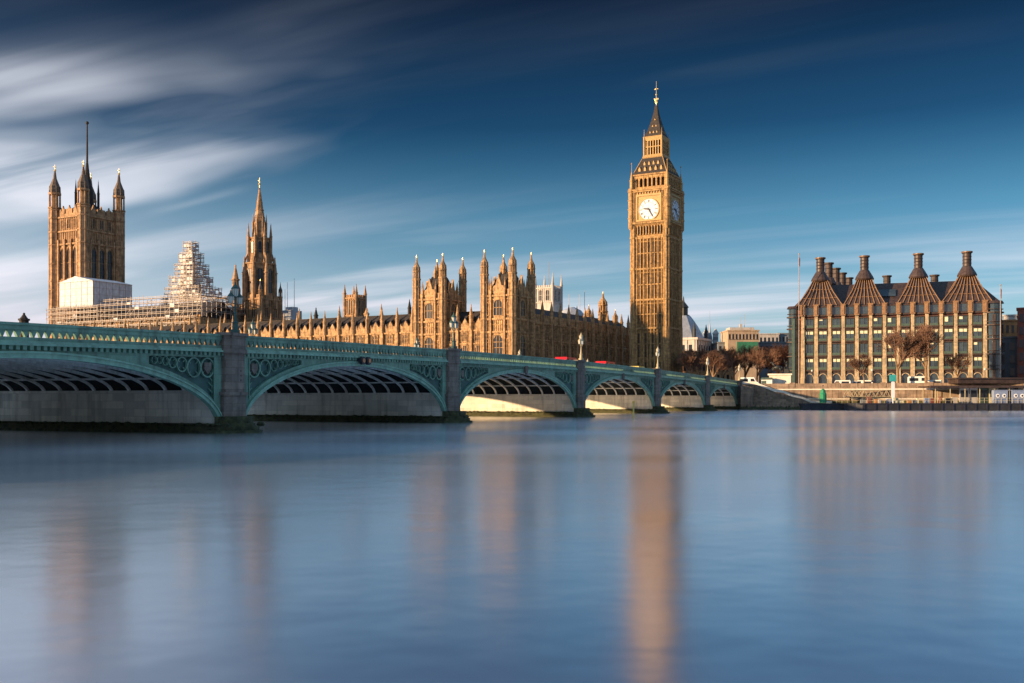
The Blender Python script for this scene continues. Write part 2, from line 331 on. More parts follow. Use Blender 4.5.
for i in range(7):
    c = (PS[i]+PS[i+1])/2; g = (PS[i+1]-PS[i])/2; crown = par(c)-2.12
    e0, e1 = par(c-g*.5)-par(c), par(c+g*.5)-par(c)
    a = g-1.5; b = crown-SPR
    ea, eb = a+.42, b+.42
    def E(x, A, Bv): return SPR+Bv*math.sqrt(max(0, 1-(x/A)**2))
    for side in (0, 1):
        def ym(y): return y if side == 0 else -BW-y
        def yy(p, q): return tuple(sorted((ym(p), ym(q))))
        mb = MB(); y0, y1 = yy(-.3, .12); secs = []; nn = 48
        for j in range(nn+1):
            t = math.pi*j/nn; ct_, st_ = math.cos(t), math.sin(t)
            secs.append([(c-a*ct_, y0, SPR+b*st_), (c-a*ct_, y1, SPR+b*st_), (c-ea*ct_, y1, SPR+eb*st_), (c-ea*ct_, y0, SPR+eb*st_)])
        mb.strip(secs)
        y0, y1 = yy(.12, .22); secs = []
        for j in range(nn+1):
            t = math.pi*j/nn; ct_, st_ = math.cos(t), math.sin(t)
            secs.append([(c-(a+.3)*ct_, y0, SPR+(b+.3)*st_), (c-(a+.3)*ct_, y1, SPR+(b+.3)*st_), (c-ea*ct_, y1, SPR+eb*st_), (c-ea*ct_, y0, SPR+eb*st_)])
        mb.strip(secs)
        mb.build('arch_ring', 'greenlt', br)
        # spandrel wall with the sunk tracery panel left open
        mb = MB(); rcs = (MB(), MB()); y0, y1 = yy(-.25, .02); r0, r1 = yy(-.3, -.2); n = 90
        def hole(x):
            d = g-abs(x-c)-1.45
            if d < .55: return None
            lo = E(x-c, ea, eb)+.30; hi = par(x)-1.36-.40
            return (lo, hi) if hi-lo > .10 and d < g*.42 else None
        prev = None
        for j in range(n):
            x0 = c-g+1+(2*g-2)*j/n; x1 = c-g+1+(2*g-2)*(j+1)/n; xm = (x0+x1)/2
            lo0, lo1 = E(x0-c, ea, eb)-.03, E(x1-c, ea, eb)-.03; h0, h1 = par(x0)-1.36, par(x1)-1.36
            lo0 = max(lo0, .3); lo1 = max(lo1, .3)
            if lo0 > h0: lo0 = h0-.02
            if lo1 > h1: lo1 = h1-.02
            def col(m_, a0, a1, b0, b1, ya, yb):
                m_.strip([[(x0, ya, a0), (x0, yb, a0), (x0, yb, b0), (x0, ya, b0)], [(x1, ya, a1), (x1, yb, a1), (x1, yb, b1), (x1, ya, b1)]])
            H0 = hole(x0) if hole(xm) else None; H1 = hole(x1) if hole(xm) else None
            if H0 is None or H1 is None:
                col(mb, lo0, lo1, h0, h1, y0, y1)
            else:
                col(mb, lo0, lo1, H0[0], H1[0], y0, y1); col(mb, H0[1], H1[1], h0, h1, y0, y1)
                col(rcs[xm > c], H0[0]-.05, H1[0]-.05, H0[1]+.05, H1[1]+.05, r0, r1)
        mb.build('spandrel', 'green', br); [q_.build('spandrel_recess', 'greendk', br) for q_ in rcs]  # recess backing darkened: shade of the openings is in its colour
        if side == 0:
            for sg in (-1, 1):
                tm = MB(); d = .62; first = True
                xin = c+sg*(g-1.45-.56)
                H = hole(xin)
                if H:     # frame bars
                    tm.box(min(xin, xin-sg*.1), max(xin, xin-sg*.1), -.18, .10, H[0], H[1])
                while True:
                    x = c+sg*(g-1.45-d-.65); H = hole(x)
                    if not H: break
                    x2 = x-sg*.7; H2 = hole(x2) or H
                    r = (H[1]-H2[0])/2*.92 if (H2 and H2[0] < H[1]) else 0
                    r = min(r, .75)
                    if r < .12: break
                    x = c+sg*(g-1.45-.58-(d-.62)-r*.95); H = hole(x) or H; cz = H[1]-r-.02
                    tm.M = Matrix.Translation((x, 0, cz)); secs = []; q = 20
                    vs = [];
                    for k in range(q+1):
                        t = 2*math.pi*k/q
                        secs.append([(r*math.cos(t), -.16, r*math.sin(t)), (r*math.cos(t), .03, r*math.sin(t)), (r*.86*math.cos(t), .03, r*.86*math.sin(t)), (r*.86*math.cos(t), -.16, r*.86*math.sin(t))])
                    tm.strip(secs)
                    for k in range(4):
                        t = math.pi/4+k*math.pi/2
                        tm.box(-.035+.0, .035, -.14, .0, -.0, .0) if False else None
                        tm.tube((r*.86*math.cos(t), -.08, r*.86*math.sin(t)), (r*.45*math.cos(t), -.08, r*.45*math.sin(t)), .05, .02, 4)
                    tm.M = Matrix()
                    if first:
                        sh = MB(); q = r*.5
                        sh.xz([(x-q, cz+q), (x-q, cz-q*.3), (x, cz-q*1.3), (x+q, cz-q*.3), (x+q, cz+q)], -.18, .05)
                        sh.build('shield', 'granite', br); first = False
                        # lower filler bars of the panel
                        Hx = hole(c+sg*(g-1.45-.62))
                        if Hx:
                            zz = cz-r-.25
                            while zz > Hx[0]+.15:
                                xx0 = c+sg*(g-1.45-.6); tm.tube((xx0, -.08, zz), (xx0-sg*.5, -.08, zz+.35), .045, .045, 4); zz -= .45
                    d += r*2*.97
                tm.build('spandrel_tracery', 'green', br)
    # ribs and cross beams under the deck
    if i < 6 or True:
        aw = g-1.75; bw = crown+.30-3.15
        for k in range(14 if i < 6 else 8):
            yk = -1.3-k*1.82 if i < 6 else -1.3-k*3.3; mb = MB(); secs = []
            for j in range(31):
                t = math.pi*j/30; ct_, st_ = math.cos(t), math.sin(t)
                secs.append([(c-aw*ct_, yk-.1, 3.1+bw*st_), (c-aw*ct_, yk+.1, 3.1+bw*st_), (c-(aw+.2)*ct_, yk+.1, 3.1+(bw+.32)*st_), (c-(aw+.2)*ct_, yk-.1, 3.1+(bw+.32)*st_)])
            mb.strip(secs); mb.build('arch_rib', 'rib', br)
        mb = MB()
        for j in range(1, 8):
            t = math.pi*j/8; x = c-(aw+.05)*math.cos(t); z = 3.1+(bw+.12)*math.sin(t); mb.box(x-.05, x+.05, -BW+.6, -.6, z+.05, z+.2)
        mb.build('cross_beams', 'rib', br)
    # keystone ornament / navigation lamps at the crown
    kz = par(c)-1.62
    if i == 4:
        nl = MB()
        for q in (-.5, .5):
            nl.M = Matrix.Translation((c+q, .55, kz)) @ Matrix.Rotation(math.pi/2, 4, 'X'); nl.fr(0, 0, .36, .36, -.15, .15, 12); nl.fr(0, 0, .25, .25, .1501, .19, 12)
        nl.M = Matrix(); nl.box(c-1.0, c+1.0, .24, .36, kz-.1, kz+.12)
        o = nl.build('navigation_lamp', 'ink', br)
        l2 = MB()
        for q in (-.5, .5):
            l2.M = Matrix.Translation((c+q, .36, kz)) @ Matrix.Rotation(-math.pi/2, 4, 'X'); l2.fr(0, 0, .2, .2, .36, .39, 12)
        l2.build('lens', 'amber', o)
    elif i != 5:
        kb = MB(); kb.xz([(c-.45, kz+.35), (c-.35, kz-.45), (c, kz-.75), (c+.35, kz-.45), (c+.45, kz+.35)], .23, .45); kb.ball((c, .45, kz), .3, sy=.4)
        kb.build('keystone_crest', 'granite', br)
# piers
for i, s_ in enumerate(PS):
    z = par(s_); hw = 1.2
    ends = i in (0, 7)
    for side in (0, 1):
        pr = MB()
        pr.M = Matrix() if side == 0 else Matrix.Translation((2*s_, -BW, 0)) @ Matrix.Rotation(math.pi, 4, 'Z')
        def oct_(h, d, z0, z1, y0=-.3): pr.prism([(s_-h, y0), (s_+h, y0), (s_+h, d*.35), (s_+h*.6, d*.7), (s_-h*.6, d*.7), (s_-h, d*.35)], z0, z1)
        oct_(hw+.12, 1.05, .3, 2.85); oct_(hw+.25, 1.2, 2.85, 3.1); oct_(hw, .9, 3.1, z-1.45)
        oct_(hw+.22, 1.12, z-1.45, z-1.1); oct_(hw+.08, 1.0, z-1.1, z-.1); oct_(hw+.32, 1.22, z-.1, z+.12)
        for k in range(3): pr.tube((s_+.02, .9, 4.0+k*.35), (s_+.02, .98, 4.0+k*.35), .07, .07, 6)
        pr.M = Matrix()
        pr.build('pier_shaft', 'granite', br)
    pw = MB(); hh = 1.68
    pw2 = MB()
    if i == 0: pw.box(s_-4, s_+hh, -BW+.05, -.05, -1, 3.1); pw2.box(s_-4, s_+1.0, -BW+.35, -.35, 3.1, z-1.75)
    elif i == 7: pw.box(s_-hh, s_+4, -BW+.05, -.05, -1, 3.1); pw2.box(s_-1.0, s_+4, -BW+.35, -.35, 3.1, z-1.75)
    else: pw.box(s_-hh, s_+hh, -BW+.05, -.05, -1, 3.1); pw2.box(s_-1.0, s_+1.0, -BW+.35, -.35, 3.1, z-1.75)
    pw.box(s_-hh-.12, s_+hh+.12, -BW+.06, -.06, 3.0, 3.22)
    pw.build('pier_wall', 'pierwall', br); pw2.build('pier_core', 'deckdk', br)  # core near-black, shade under the deck put into its colour
    fo = MB(); h2 = 2.25; rnd = random.Random(i)
    for (hx, nose, z0, z1) in ((h2+.25, 2.5, -1, .2), (h2, 2.2, .2, .5), (h2-.35, 1.9, .5, .72)):
        fo.prism([(s_-hx, -BW-.6), (s_-hx*.5, -BW-nose*.8), (s_, -BW-nose), (s_+hx*.5, -BW-nose*.8), (s_+hx, -BW-.6), (s_+hx, .6), (s_+hx*.5, nose*.8), (s_, nose), (s_-hx*.5, nose*.8), (s_-hx, .6)], z0, z1)
    fo.prism([(s_-h2+.4, -.1), (s_+h2-.4, -.1), (s_+1.0, 1.3), (s_, 1.6), (s_-1.0, 1.3)], .72, 1.25)
    for k in range(46):     # weed clumps along the footing
        y = -BW+k*.6+rnd.uniform(-.2, .2)
        for sx in (-1, 1): fo.ball((s_+sx*(h2-.25), y, .62), rnd.uniform(.1, .26), 6, 4, 1, 1.5, .8)
    fo.build('pier_footing', 'moss', br)

# lamps on the parapet
def make_lamp(matn):
    t = thing('street_lamp', 'x', 'street lamp')
    mb = MB(); mb.prof(0, 0, [(.34, 0), (.34, .25), (.22, .3), (.2, .75), (.27, .8), (.13, .9), (.09, 1.5), (.12, 1.55), (.07, 1.65), (.06, 2.75), (.1, 2.8)], 8); mb.build('post', matn, t)
    ar = MB()
    for sx in (-1, 1):
        ar.tube((0, 0, 2.0), (sx*.35, 0, 2.0), .04, .035); ar.tube((sx*.35, 0, 2.0), (sx*.52, 0, 2.25), .035); ar.tube((0, 0, 2.35), (sx*.35, 0, 2.1), .025)
    ar.build('arm', matn, t)
    for x, z, k in ((-.52, 2.25, 1), (.52, 2.25, 1), (0, 2.8, 1.15)):
        la = MB(); la.prof(x, 0, [(.1*k, z), (.17*k, z+.06), (.23*k, z+.5*k)], 8); o = la.build('lantern', 'lampglass', t)
        cp = MB(); cp.prof(x, 0, [(.27*k, z+.5*k), (.2*k, z+.62*k), (.06*k, z+.8*k), (.06*k, z+.85*k), (.02, z+1.0*k)], 8)
        for q in range(8):
            a_ = q*math.pi/4+math.pi/8; cp.tube((x+.18*k*math.cos(a_), .18*k*math.sin(a_), z+.05), (x+.25*k*math.cos(a_), .25*k*math.sin(a_), z+.5*k), .018, .018, 3)
        cp.build('lantern_cap', matn, o)
    return t
lg = make_lamp('greendk'); lc = make_lamp('cream')  # cream on the far lamps stands for warm sunlight on them
GL = 'triple lantern lamps along the bridge parapets'
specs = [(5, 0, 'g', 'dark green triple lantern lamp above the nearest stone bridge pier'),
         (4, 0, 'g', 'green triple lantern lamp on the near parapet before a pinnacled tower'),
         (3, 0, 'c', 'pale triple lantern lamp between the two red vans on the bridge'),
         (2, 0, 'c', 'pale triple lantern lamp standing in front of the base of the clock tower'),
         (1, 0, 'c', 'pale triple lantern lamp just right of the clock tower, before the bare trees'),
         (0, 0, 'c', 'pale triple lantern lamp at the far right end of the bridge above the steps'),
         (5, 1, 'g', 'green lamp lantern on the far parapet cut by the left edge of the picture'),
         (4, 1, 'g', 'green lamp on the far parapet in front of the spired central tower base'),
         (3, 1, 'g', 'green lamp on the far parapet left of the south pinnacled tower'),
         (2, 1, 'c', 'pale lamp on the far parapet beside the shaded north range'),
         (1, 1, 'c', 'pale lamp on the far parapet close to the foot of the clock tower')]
used = set()
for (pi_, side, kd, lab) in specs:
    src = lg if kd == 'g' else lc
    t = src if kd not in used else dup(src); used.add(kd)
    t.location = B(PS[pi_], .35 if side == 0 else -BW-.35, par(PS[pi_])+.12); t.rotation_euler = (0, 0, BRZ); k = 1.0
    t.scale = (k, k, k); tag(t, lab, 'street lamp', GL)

# vehicles
def make_van(pm, kind='van', h=2.5, Lh=2.9):
    t = thing(kind, 'x', 'van')
    mb = MB(); wv = .98
    side = [(-Lh, .45), (-Lh, h*.92), (-Lh+.25, h), (Lh*.55, h), (Lh*.75, h*.62), (Lh, h*.52), (Lh, .45)]
    mb.xz(side, -wv, wv); mb.build('body', pm, t)
    g = MB()
    for s_ in (-1, 1):
        y0, y1 = sorted((s_*wv, s_*(wv+.015)))
        g.xz([(Lh*.2, h*.62), (Lh*.2, h*.88), (Lh*.52, h*.88), (Lh*.68, h*.62)], y0, y1)
        g.box(-Lh+.4, -.15, y0, y1, h*.62, h*.86)
    g.build('window', 'glass', t)
    for x in (-Lh*.62, Lh*.62):
        for s_ in (-1, 1):
            wh = MB(); wh.M = Matrix.Translation((x, s_*(wv-.06), .36)) @ Matrix.Rotation(math.pi/2, 4, 'X'); wh.fr(0, 0, .36, .36, -.14, .14, 14); o = wh.build('wheel', 'tyre', t)
            rm = MB(); rm.M = wh.M; rm.fr(0, 0, .2, .2, -.15, .15, 10); rm.build('rim', 'scaf', o)
    hl = MB(); 
    for s_ in (-1, 1):
        q = MB(); q.box(Lh, Lh+.03, s_*.7-.15, s_*.7+.15, .75, .95); q.build('headlight', 'lampglass', t)
    return t
def bridge_van(px, t, lane, lab, h=2.5):
    k = (px-512)/F
    # solve s on the lane line
    best = min(np.arange(-20, 240, .25), key=lambda s_: abs(B(s_, lane)[0]/B(s_, lane)[1]-k))
    s_ = float(best); t.location = B(s_, lane, par(s_)-1.12); t.rotation_euler = (0, 0, BRZ); tag(t, lab, 'van')
rv = make_van('redp', 'passenger_van', 2.35); bridge_van(565, rv, -8, 'red van left of the pale lamp near the middle of the bridge')
r2 = dup(rv); bridge_van(604, r2, -8, 'red van right of the pale lamp, before the shaded north range'); r2.scale = (1.1, 1, 1.03)
yv = make_van('yellowp', 'passenger_van', 2.3, 2.5); bridge_van(636, yv, -8, 'yellow van on the bridge just left of the clock tower base')

# palings of the abutment: stair wall, embankment wall
mb = MB(); mb.M = Matrix.Translation((A0.x, A0.y, 0)) @ Matrix.Rotation(EZ, 4, 'Z')
sw = thing('river_stair', 'granite river stair with pale stepped coping at the right end of the bridge', 'stairs', (A0.x, A0.y, 0), EZ)
pts = [(1.4, 6.0), (4.2, 5.9), (6.6, 5.0), (8.6, 4.2), (10.6, 3.9), (12.6, 3.0), (14.8, 2.5), (16.8, 1.6), (21.5, 1.5)]
mb = MB(); mb.xz([(1.4, -1)]+pts+[(21.5, -1)], -1.25, -.8); mb.build('wall', 'embank', sw)
cp = MB()
for (x0, z0), (x1, z1) in zip(pts, pts[1:]): cp.strip([[(x0, -1.4, z0), (x0, -.7, z0), (x0, -.7, z0+.55), (x0, -1.4, z0+.55)], [(x1, -1.4, z1), (x1, -.7, z1), (x1, -.7, z1+.55), (x1, -1.4, z1+.55)]])
cp.build('coping', 'coping', sw)
st = MB()
for k in range(8): st.box(4.0, 17.6-k*1.55, -5.2+k*.48, -4.72+k*.48 if k < 7 else -1.26, -1, .8+k*.42)
st.build('steps', 'embank', sw)
ab = MB(); ab.box(1.3, 4.0, -5.4, -1.26, -1, 4.6); ab.box(1.3, 3.9, -5.3, -1.3, 4.6, 5.6); ab.build('landing', 'embank', sw)
mw = MB(); mw.box(1.2, 21.6, -5.7, -5.42, -1, .55)
for k in range(32): mw.ball((1.4+k*.64, -5.6, .45+.1*(k % 3)), .3, 6, 4)
mw.build('weed_band', 'moss', sw)
qf = MB(); qf.box(17.7, 21.5, -5.4, -1.26, -1, .9); qf.build('quay_foot', 'embank', sw)

ew = thing('embankment_wall', 'long granite river wall with parapet below the office block', 'wall', (A0.x, A0.y, 0), EZ)
mb = MB(); mb.box(1.2, 170, -.6, .9, -1, 5.1); mb.build('wall', 'embank', ew)
mb = MB(); mb.box(1.2, 170, -.45, .1, 5.1, 6.1); 
for k in range(17): mb.box(2+k*10, 3.2+k*10, -.55, .2, 5.1, 6.3)
mb.build('parapet', 'embank', ew)
mb = MB(); mb.box(1.2, 170, -.75, -.6, 4.6, 4.85); mb.box(1.2, 170, -.75, -.6, 2.4, 2.6); mb.build('string_course', 'coping', ew)
mb = MB(); mb.box(21.6, 170, -.8, -.62, -1, 2.1); mb.build('weed_band', 'moss', ew)

# ------------------------------------------------------------------ gothic helpers
def pinn(mb, x, y, r, z0, z1, z2, n=8):     # shaft, crocketed spirelet, finial
    mb.fr(x, y, r, r, z0, z1, n); mb.fr(x, y, r*1.25, r*1.25, z1-.25*r, z1+.15*r, n)
    h = z2-z1
    mb.prof(x, y, [(r*.95, z1+.15*r), (r*.7, z1+h*.3), (r*.28, z1+h*.72), (r*.12, z1+h*.9)], n)
    mb.ball((x, y, z1+h*.84), r*.32, 6, 4); mb.tube((x, y, z1+h*.88), (x, y, z2), .07*max(r, .6), .03, 4)
def turret(root, x, y, r, z0, z1, z2, m, name='turret', bands=(), gilt=False):
    mb = MB(); mb.fr(x, y, r, r, z0, z1, 8)
    for b_ in bands: mb.fr(x, y, r*1.14, r*1.14, b_-.25, b_+.25, 8)
    for k in range(8):      # panel ribs
        a_ = k*math.pi/4+math.pi/8; q = r/math.cos(math.pi/8); mb.tube((x+q*math.cos(a_), y+q*math.sin(a_), z0), (x+q*math.cos(a_), y+q*math.sin(a_), z1), r*.11, r*.11, 4)
    h = z2-z1
    mb.fr(x, y, r*1.22, r*1.22, z1-.3, z1+.15, 8)
    # open lantern stage then ogee cap
    for k in range(8):
        a_ = k*math.pi/4+math.pi/8; q = r*1.02; mb.tube((x+q*math.cos(a_), y+q*math.sin(a_), z1), (x+q*math.cos(a_), y+q*math.sin(a_), z1+h*.32), r*.15, r*.12, 4)
    mb.fr(x, y, r*.62, r*.62, z1, z1+h*.34, 8)
    mb.fr(x, y, r*1.12, r*1.12, z1+h*.3, z1+h*.35, 8)
    o = mb.build(name, m, root)
    cb = MB(); cb.prof(x, y, [(r*.9, z1+h*.352), (r*1.0, z1+h*.43), (r*.92, z1+h*.50), (r*.6, z1+h*.60), (r*.34, z1+h*.68), (r*.22, z1+h*.80), (r*.12, z1+h*.88)], 8)
    for k in range(8):
        a_ = k*math.pi/4+math.pi/8; cb.tube((x+r*1.05*math.cos(a_), y+r*1.05*math.sin(a_), z1+h*.34), (x+r*1.05*math.cos(a_), y+r*1.05*math.sin(a_), z1+h*.50), r*.1, r*.03, 4)
    cb.build('turret_cap', 'capst' if m == 'stoneV' else m, o)
    f = MB(); f.ball((x, y, z1+h*.87), r*.28, 6, 4); f.tube((x, y, z1+h*.86), (x, y, z2), .06*r+.04, .03, 4); f.box(x-.3*r, x+.3*r, y-.04, y+.04, z2-h*.06, z2-h*.045); f.build('finial', 'gilt', o)
    return o
def gwin(root, Mx, u, z0, z1, wd, m, dpt=.02, lights=3, name='window', arch=True):
    """traceried window: dark glass, stone mullions and hood, in a face frame"""
    w = MB(); w.M = Mx; h = wd/2
    w.k = 1
    w.box(u-h, u+h, -.1, dpt, z0, z1)
    w.k = 0
    w.box(u-h-.16, u-h, -.1, dpt+.26, z0-.15, z1+.12); w.box(u+h, u+h+.16, -.1, dpt+.26, z0-.15, z1+.12)
    w.box(u-h, u+h, -.1, dpt+.3, z1, z1+.18); w.box(u-h, u+h, -.1, dpt+.22, z0-.2, z0)
    for k in range(1, lights): x = u-h+wd*k/lights; w.box(x-.06, x+.06, dpt, dpt+.12, z0, z1)
    zm = z0+(z1-z0)*.5; w.box(u-h, u+h, dpt, dpt+.1, zm-.07, zm+.07)
    if arch:
        for s_ in (-1, 1): w.xz([(u+s_*h, z1), (u+s_*h, z1-wd*.38), (u+s_*h*.45, z1)] if s_ > 0 else [(u-h, z1), (u-h*.45, z1), (u-h, z1-wd*.38)], dpt, dpt+.14)
    return w.build(name, [m, 'glass'], root)
def panels(mb, Mx, u0, u1, z0, z1, step=.7, pr=.12, w=.12):   # blind tracery ribs
    mb.M = Mx; n = max(1, round((u1-u0)/step))
    for k in range(n+1): u = u0+(u1-u0)*k/n; mb.box(u-w/2, u+w/2, -.02, pr, z0, z1)
    mb.M = Matrix()
def merlons(mb, Mx, u0, u1, z, h=.8, step=1.3, t=.35, gable=False):
    mb.M = Mx; n = max(1, round((u1-u0)/step))
    for k in range(n):
        a = u0+(u1-u0)*(k+.18)/n; b = u0+(u1-u0)*(k+.82)/n
        if gable: mb.xz([(a, z), ((a+b)/2, z+h), (b, z)], -t, 0.02)
        else: mb.box(a, b, -t, 0.02, z, z+h)
    mb.M = Matrix()

# ------------------------------------------------------------------ clock tower
bt = thing('clock_tower', 'tall golden gothic clock tower with white dials and iron spire', 'clock tower', P(-58.6, 16.7, 0), PRZ)
h = 5.55
mb = MB(); mb.box(-h, h, -h, h, 4, 52.2)
for k in range(4):
    Fm = FM(k, h)
    mb.M = Fm
    for zb in (24, 32.6, 42.0, 51.4): mb.box(-h, h, 0, .5, zb-.35, zb+.2); mb.box(-h+.9, h-.9, 0, .36, zb-1.3, zb-1.15)
    for j in range(8):
        u = -4.0+j*8.0/7; big = j in (0, 7)
        mb.box(u-.17, u+.17, 0, .42, 5, 51.5)
    for j in range(7):
        u = -4.0+(j+.5)*8.0/7
        mb.box(u-.05, u+.05, 0, .2, 24.4, 51)
    mb.M = Matrix()
    mb.M = Fm
    for (zz0, zz1) in ((28, 28.3), (37, 37.3), (46.5, 46.8), (14, 14.4), (19, 19.3)): mb.box(-4, 4, 0, .28, zz0, zz1)
    mb.M = Matrix()
mb.build('wall', 'ben', bt)
for k in range(4):
    for (z0, z1) in ((5.5, 13.6), (14.8, 22.4), (25, 31), (33.2, 40.4), (42.6, 49.9)):
        w_ = MB(); w_.M = FM(k, h)
        for j in range(7):
            if z0 < 24 and j % 2: continue
            u = -4.0+(j+.5)*8.0/7
            for q in (-.2, .2): w_.box(u+q-.13, u+q+.13, -.05, .03, z0+.4, z1)
        w_.build('window', 'glass', bt)
for sx in (-1, 1):
    for sy in (-1, 1):
        mb = MB(); x, y = sx*(h-.35), sy*(h-.35)
        mb.fr(x, y, 1.0, 1.0, 4, 55, 8); mb.fr(x, y, 1.25, 1.2, 4, 24, 8)
        for zb in (24, 32.6, 42, 51.6): mb.fr(x, y, 1.22, 1.22, zb-.3, zb+.25, 8)
        for q in range(8):
            a_ = q*math.pi/4+math.pi/8; mb.tube((x+1.09*math.cos(a_), y+1.09*math.sin(a_), 24), (x+1.09*math.cos(a_), y+1.09*math.sin(a_), 55), .13, .13, 4)
        mb.build('buttress', 'ben', bt)
# arcade below the clock
h2 = 5.95
mb = MB(); mb.prof(0, 0, [(5.7, 52.2), (5.7, 55), (6.25, 55.6)], 4)
for k in range(4):
    mb.M = FM(k, 5.7)
    for j in range(11): u = -4.6+j*.92; mb.box(u-.13, u+.13, 0, .42, 52.3, 55.0)
    mb.M = Matrix()
mb.build('arcade', 'ben', bt)
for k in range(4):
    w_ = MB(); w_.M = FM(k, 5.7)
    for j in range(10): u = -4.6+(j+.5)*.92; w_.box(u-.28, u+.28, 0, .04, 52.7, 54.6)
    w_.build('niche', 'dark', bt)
hc = 6.05
mb = MB(); mb.box(-hc, hc, -hc, hc, 55.6, 66.0)
for k in range(4):
    mb.M = FM(k, hc)
    mb.box(-hc, hc, 0, .45, 55.6, 56.1); mb.box(-hc-.2, hc+.2, 0, .5, 65.2, 65.7); mb.box(-hc-.4, hc+.4, 0, .7, 65.7, 66.1)
    for s_ in (-1, 1):
        for q in (4.4, 4.8): mb.box(s_*q-.09, s_*q+.09, 0, .3, 56, 65.2)
    mb.M = Matrix()
for sx in (-1, 1):
    for sy in (-1, 1):
        x, y = sx*(hc-.3), sy*(hc-.3); mb.fr(x, y, .95, .95, 54.6, 66.6, 8)
        mb.fr(x, y, .3, .95, 53.6, 54.6, 8)
        for zb in (57.5, 60.2, 63, 65.6): mb.fr(x, y, 1.1, 1.1, zb-.15, zb+.15, 8)
mb.build('clock_stage', 'ben', bt)
for k in range(4):
    g = MB(); g.M = FM(k, hc)     # gilded surround
    cz = 59.8
    for (a, b, c_, d) in ((-4.1, 4.1, 63.9, 64.5), (-4.1, 4.1, 56.3, 56.8), (-4.1, -3.6, 56.8, 63.9), (3.6, 4.1, 56.8, 63.9)): g.box(a, b, 0, .35, c_, d)
    g.box(-3.6, 3.6, 0, .08, 56.8, 63.9)
    for j in range(9): u = -3.6+j*.9; g.box(u-.1, u+.1, 0, .3, 64.5, 65.2)
    g.build('dial_surround', 'gold', bt)
    dl = MB(); dl.M = FM(k, hc) @ Matrix.Translation((0, .09, cz)) @ Matrix.Rotation(-math.pi/2, 4, 'X')
    dl.fr(0, 0, 3.45, 3.45, 0, .14, 40)
    dial = dl.build('clock_dial', 'dial', bt)
    ring = MB(); Mx = FM(k, hc) @ Matrix.Translation((0, .23, cz)); ring.M = Mx
    for (ra, rb, th) in ((3.45, 3.15, .1), (2.22, 2.12, .04), (2.95, 2.9, .03)):
        secs = []
        for j in range(41):
            t = 2*math.pi*j/40; ct_, st_ = math.cos(t), math.sin(t); secs.append([(ra*ct_, 0, ra*st_), (ra*ct_, th, ra*st_), (rb*ct_, th, rb*st_), (rb*ct_, 0, rb*st_)])
        ring.strip(secs)
    ring.build('dial_ring', 'gold', dial)
    nm = MB()
    rom = ['XII', 'I', 'II', 'III', 'IIII', 'V', 'VI', 'VII', 'VIII', 'IX', 'X', 'XI']
    # face frame u runs right-to-left seen from outside, so clockwise hours go to -u
    for hnum in range(12):
        t = 2*math.pi*hnum/12; nm.M = Mx @ Matrix.Rotation(t, 4, 'Y') if False else Mx @ Matrix.Rotation(-t, 4, 'Y')
        s = rom[hnum]; wd = .13*len(s)+.05
        x = wd
        adv = {'I': .15, 'V': .3, 'X': .3}; tot = sum(adv[c_] for c_ in s); cur = tot/2
        for ch in s:
            wch = adv[ch]; xc = cur-wch/2; cur -= wch
            if ch == 'I': nm.box(xc-.04, xc+.04, 0, .05, 2.28, 2.84)
            elif ch == 'V': nm.tube((xc+.11, .02, 2.84), (xc, .02, 2.28), .045, .04, 4); nm.tube((xc-.11, .02, 2.84), (xc, .02, 2.28), .03, .03, 4)
            else: nm.tube((xc+.11, .02, 2.84), (xc-.11, .02, 2.28), .045, .045, 4); nm.tube((xc-.11, .02, 2.84), (xc+.11, .02, 2.28), .03, .03, 4)
    for q in range(12):
        nm.M = Mx @ Matrix.Rotation(2*math.pi*q/12, 4, 'Y'); nm.box(-.03, .03, 0, .03, .5, 2.1)
    nm.build('numerals', 'ink', dial)
    for (nmn, ang, ln, wd) in (('hour_hand', 2*math.pi*(9+25/60)/12, 2.0, .22), ('minute_hand', 2*math.pi*25/60, 3.0, .15)):
        hb = MB(); hb.M = Mx @ Matrix.Rotation(-ang, 4, 'Y'); hb.xz([(-wd, -.5), (wd, -.5), (wd, ln*.6), (0, ln), (-wd, ln*.6)], .10 if nmn[0] == 'h' else .2, .18 if nmn[0] == 'h' else .26); hb.build(nmn, 'ink', dial)
# belfry
hb_ = 5.3
mb = MB(); mb.box(-4.6, 4.6, -4.6, 4.6, 66.0, 70.6)
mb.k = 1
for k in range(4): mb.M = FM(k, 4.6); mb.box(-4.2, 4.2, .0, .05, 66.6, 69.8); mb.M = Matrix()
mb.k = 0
for k in range(4):
    mb.M = FM(k, hb_); mb.box(-hb_, hb_, -.6, .1, 66.0, 66.9); mb.box(-hb_, hb_, -.6, .15, 69.7, 70.4); mb.box(-hb_-.2, hb_+.2, -.6, .45, 70.4, 70.8)
    for j in range(8): u = -4.9+j*1.4; mb.box(u-.24, u+.24, -.55, .12, 66.9, 69.7)
    for j in range(7):
        u = -4.9+(j+.5)*1.4
        mb.xz([(u-.46, 69.7), (u-.46, 69.2), (u, 69.69)], -.4, .02); mb.xz([(u+.46, 69.7), (u, 69.69), (u+.46, 69.2)], -.4, .02)
    mb.M = Matrix()
mb.build('belfry', ['ben', 'dark'], bt)
mb = MB()
for sx in (-1, 1):
    for sy in (-1, 1):
        mb = MB(); x, y = sx*(hc-.3), sy*(hc-.3); pinn(mb, x, y, .55, 66.6, 69, 72.5); mb.tube((x, y, 72), (x, y, 74.6), .07, .04, 4); mb.ball((x, y, 74.2), .22, 6, 4); mb.build('pinnacle', 'gold', bt)
mb = MB(); mb.prof(0, 0, [(5.5, 70.8), (4.4, 73.2), (3.3, 76.0)], 4); rf = mb.build('lower_roof', 'slate', bt)
mb = MB()
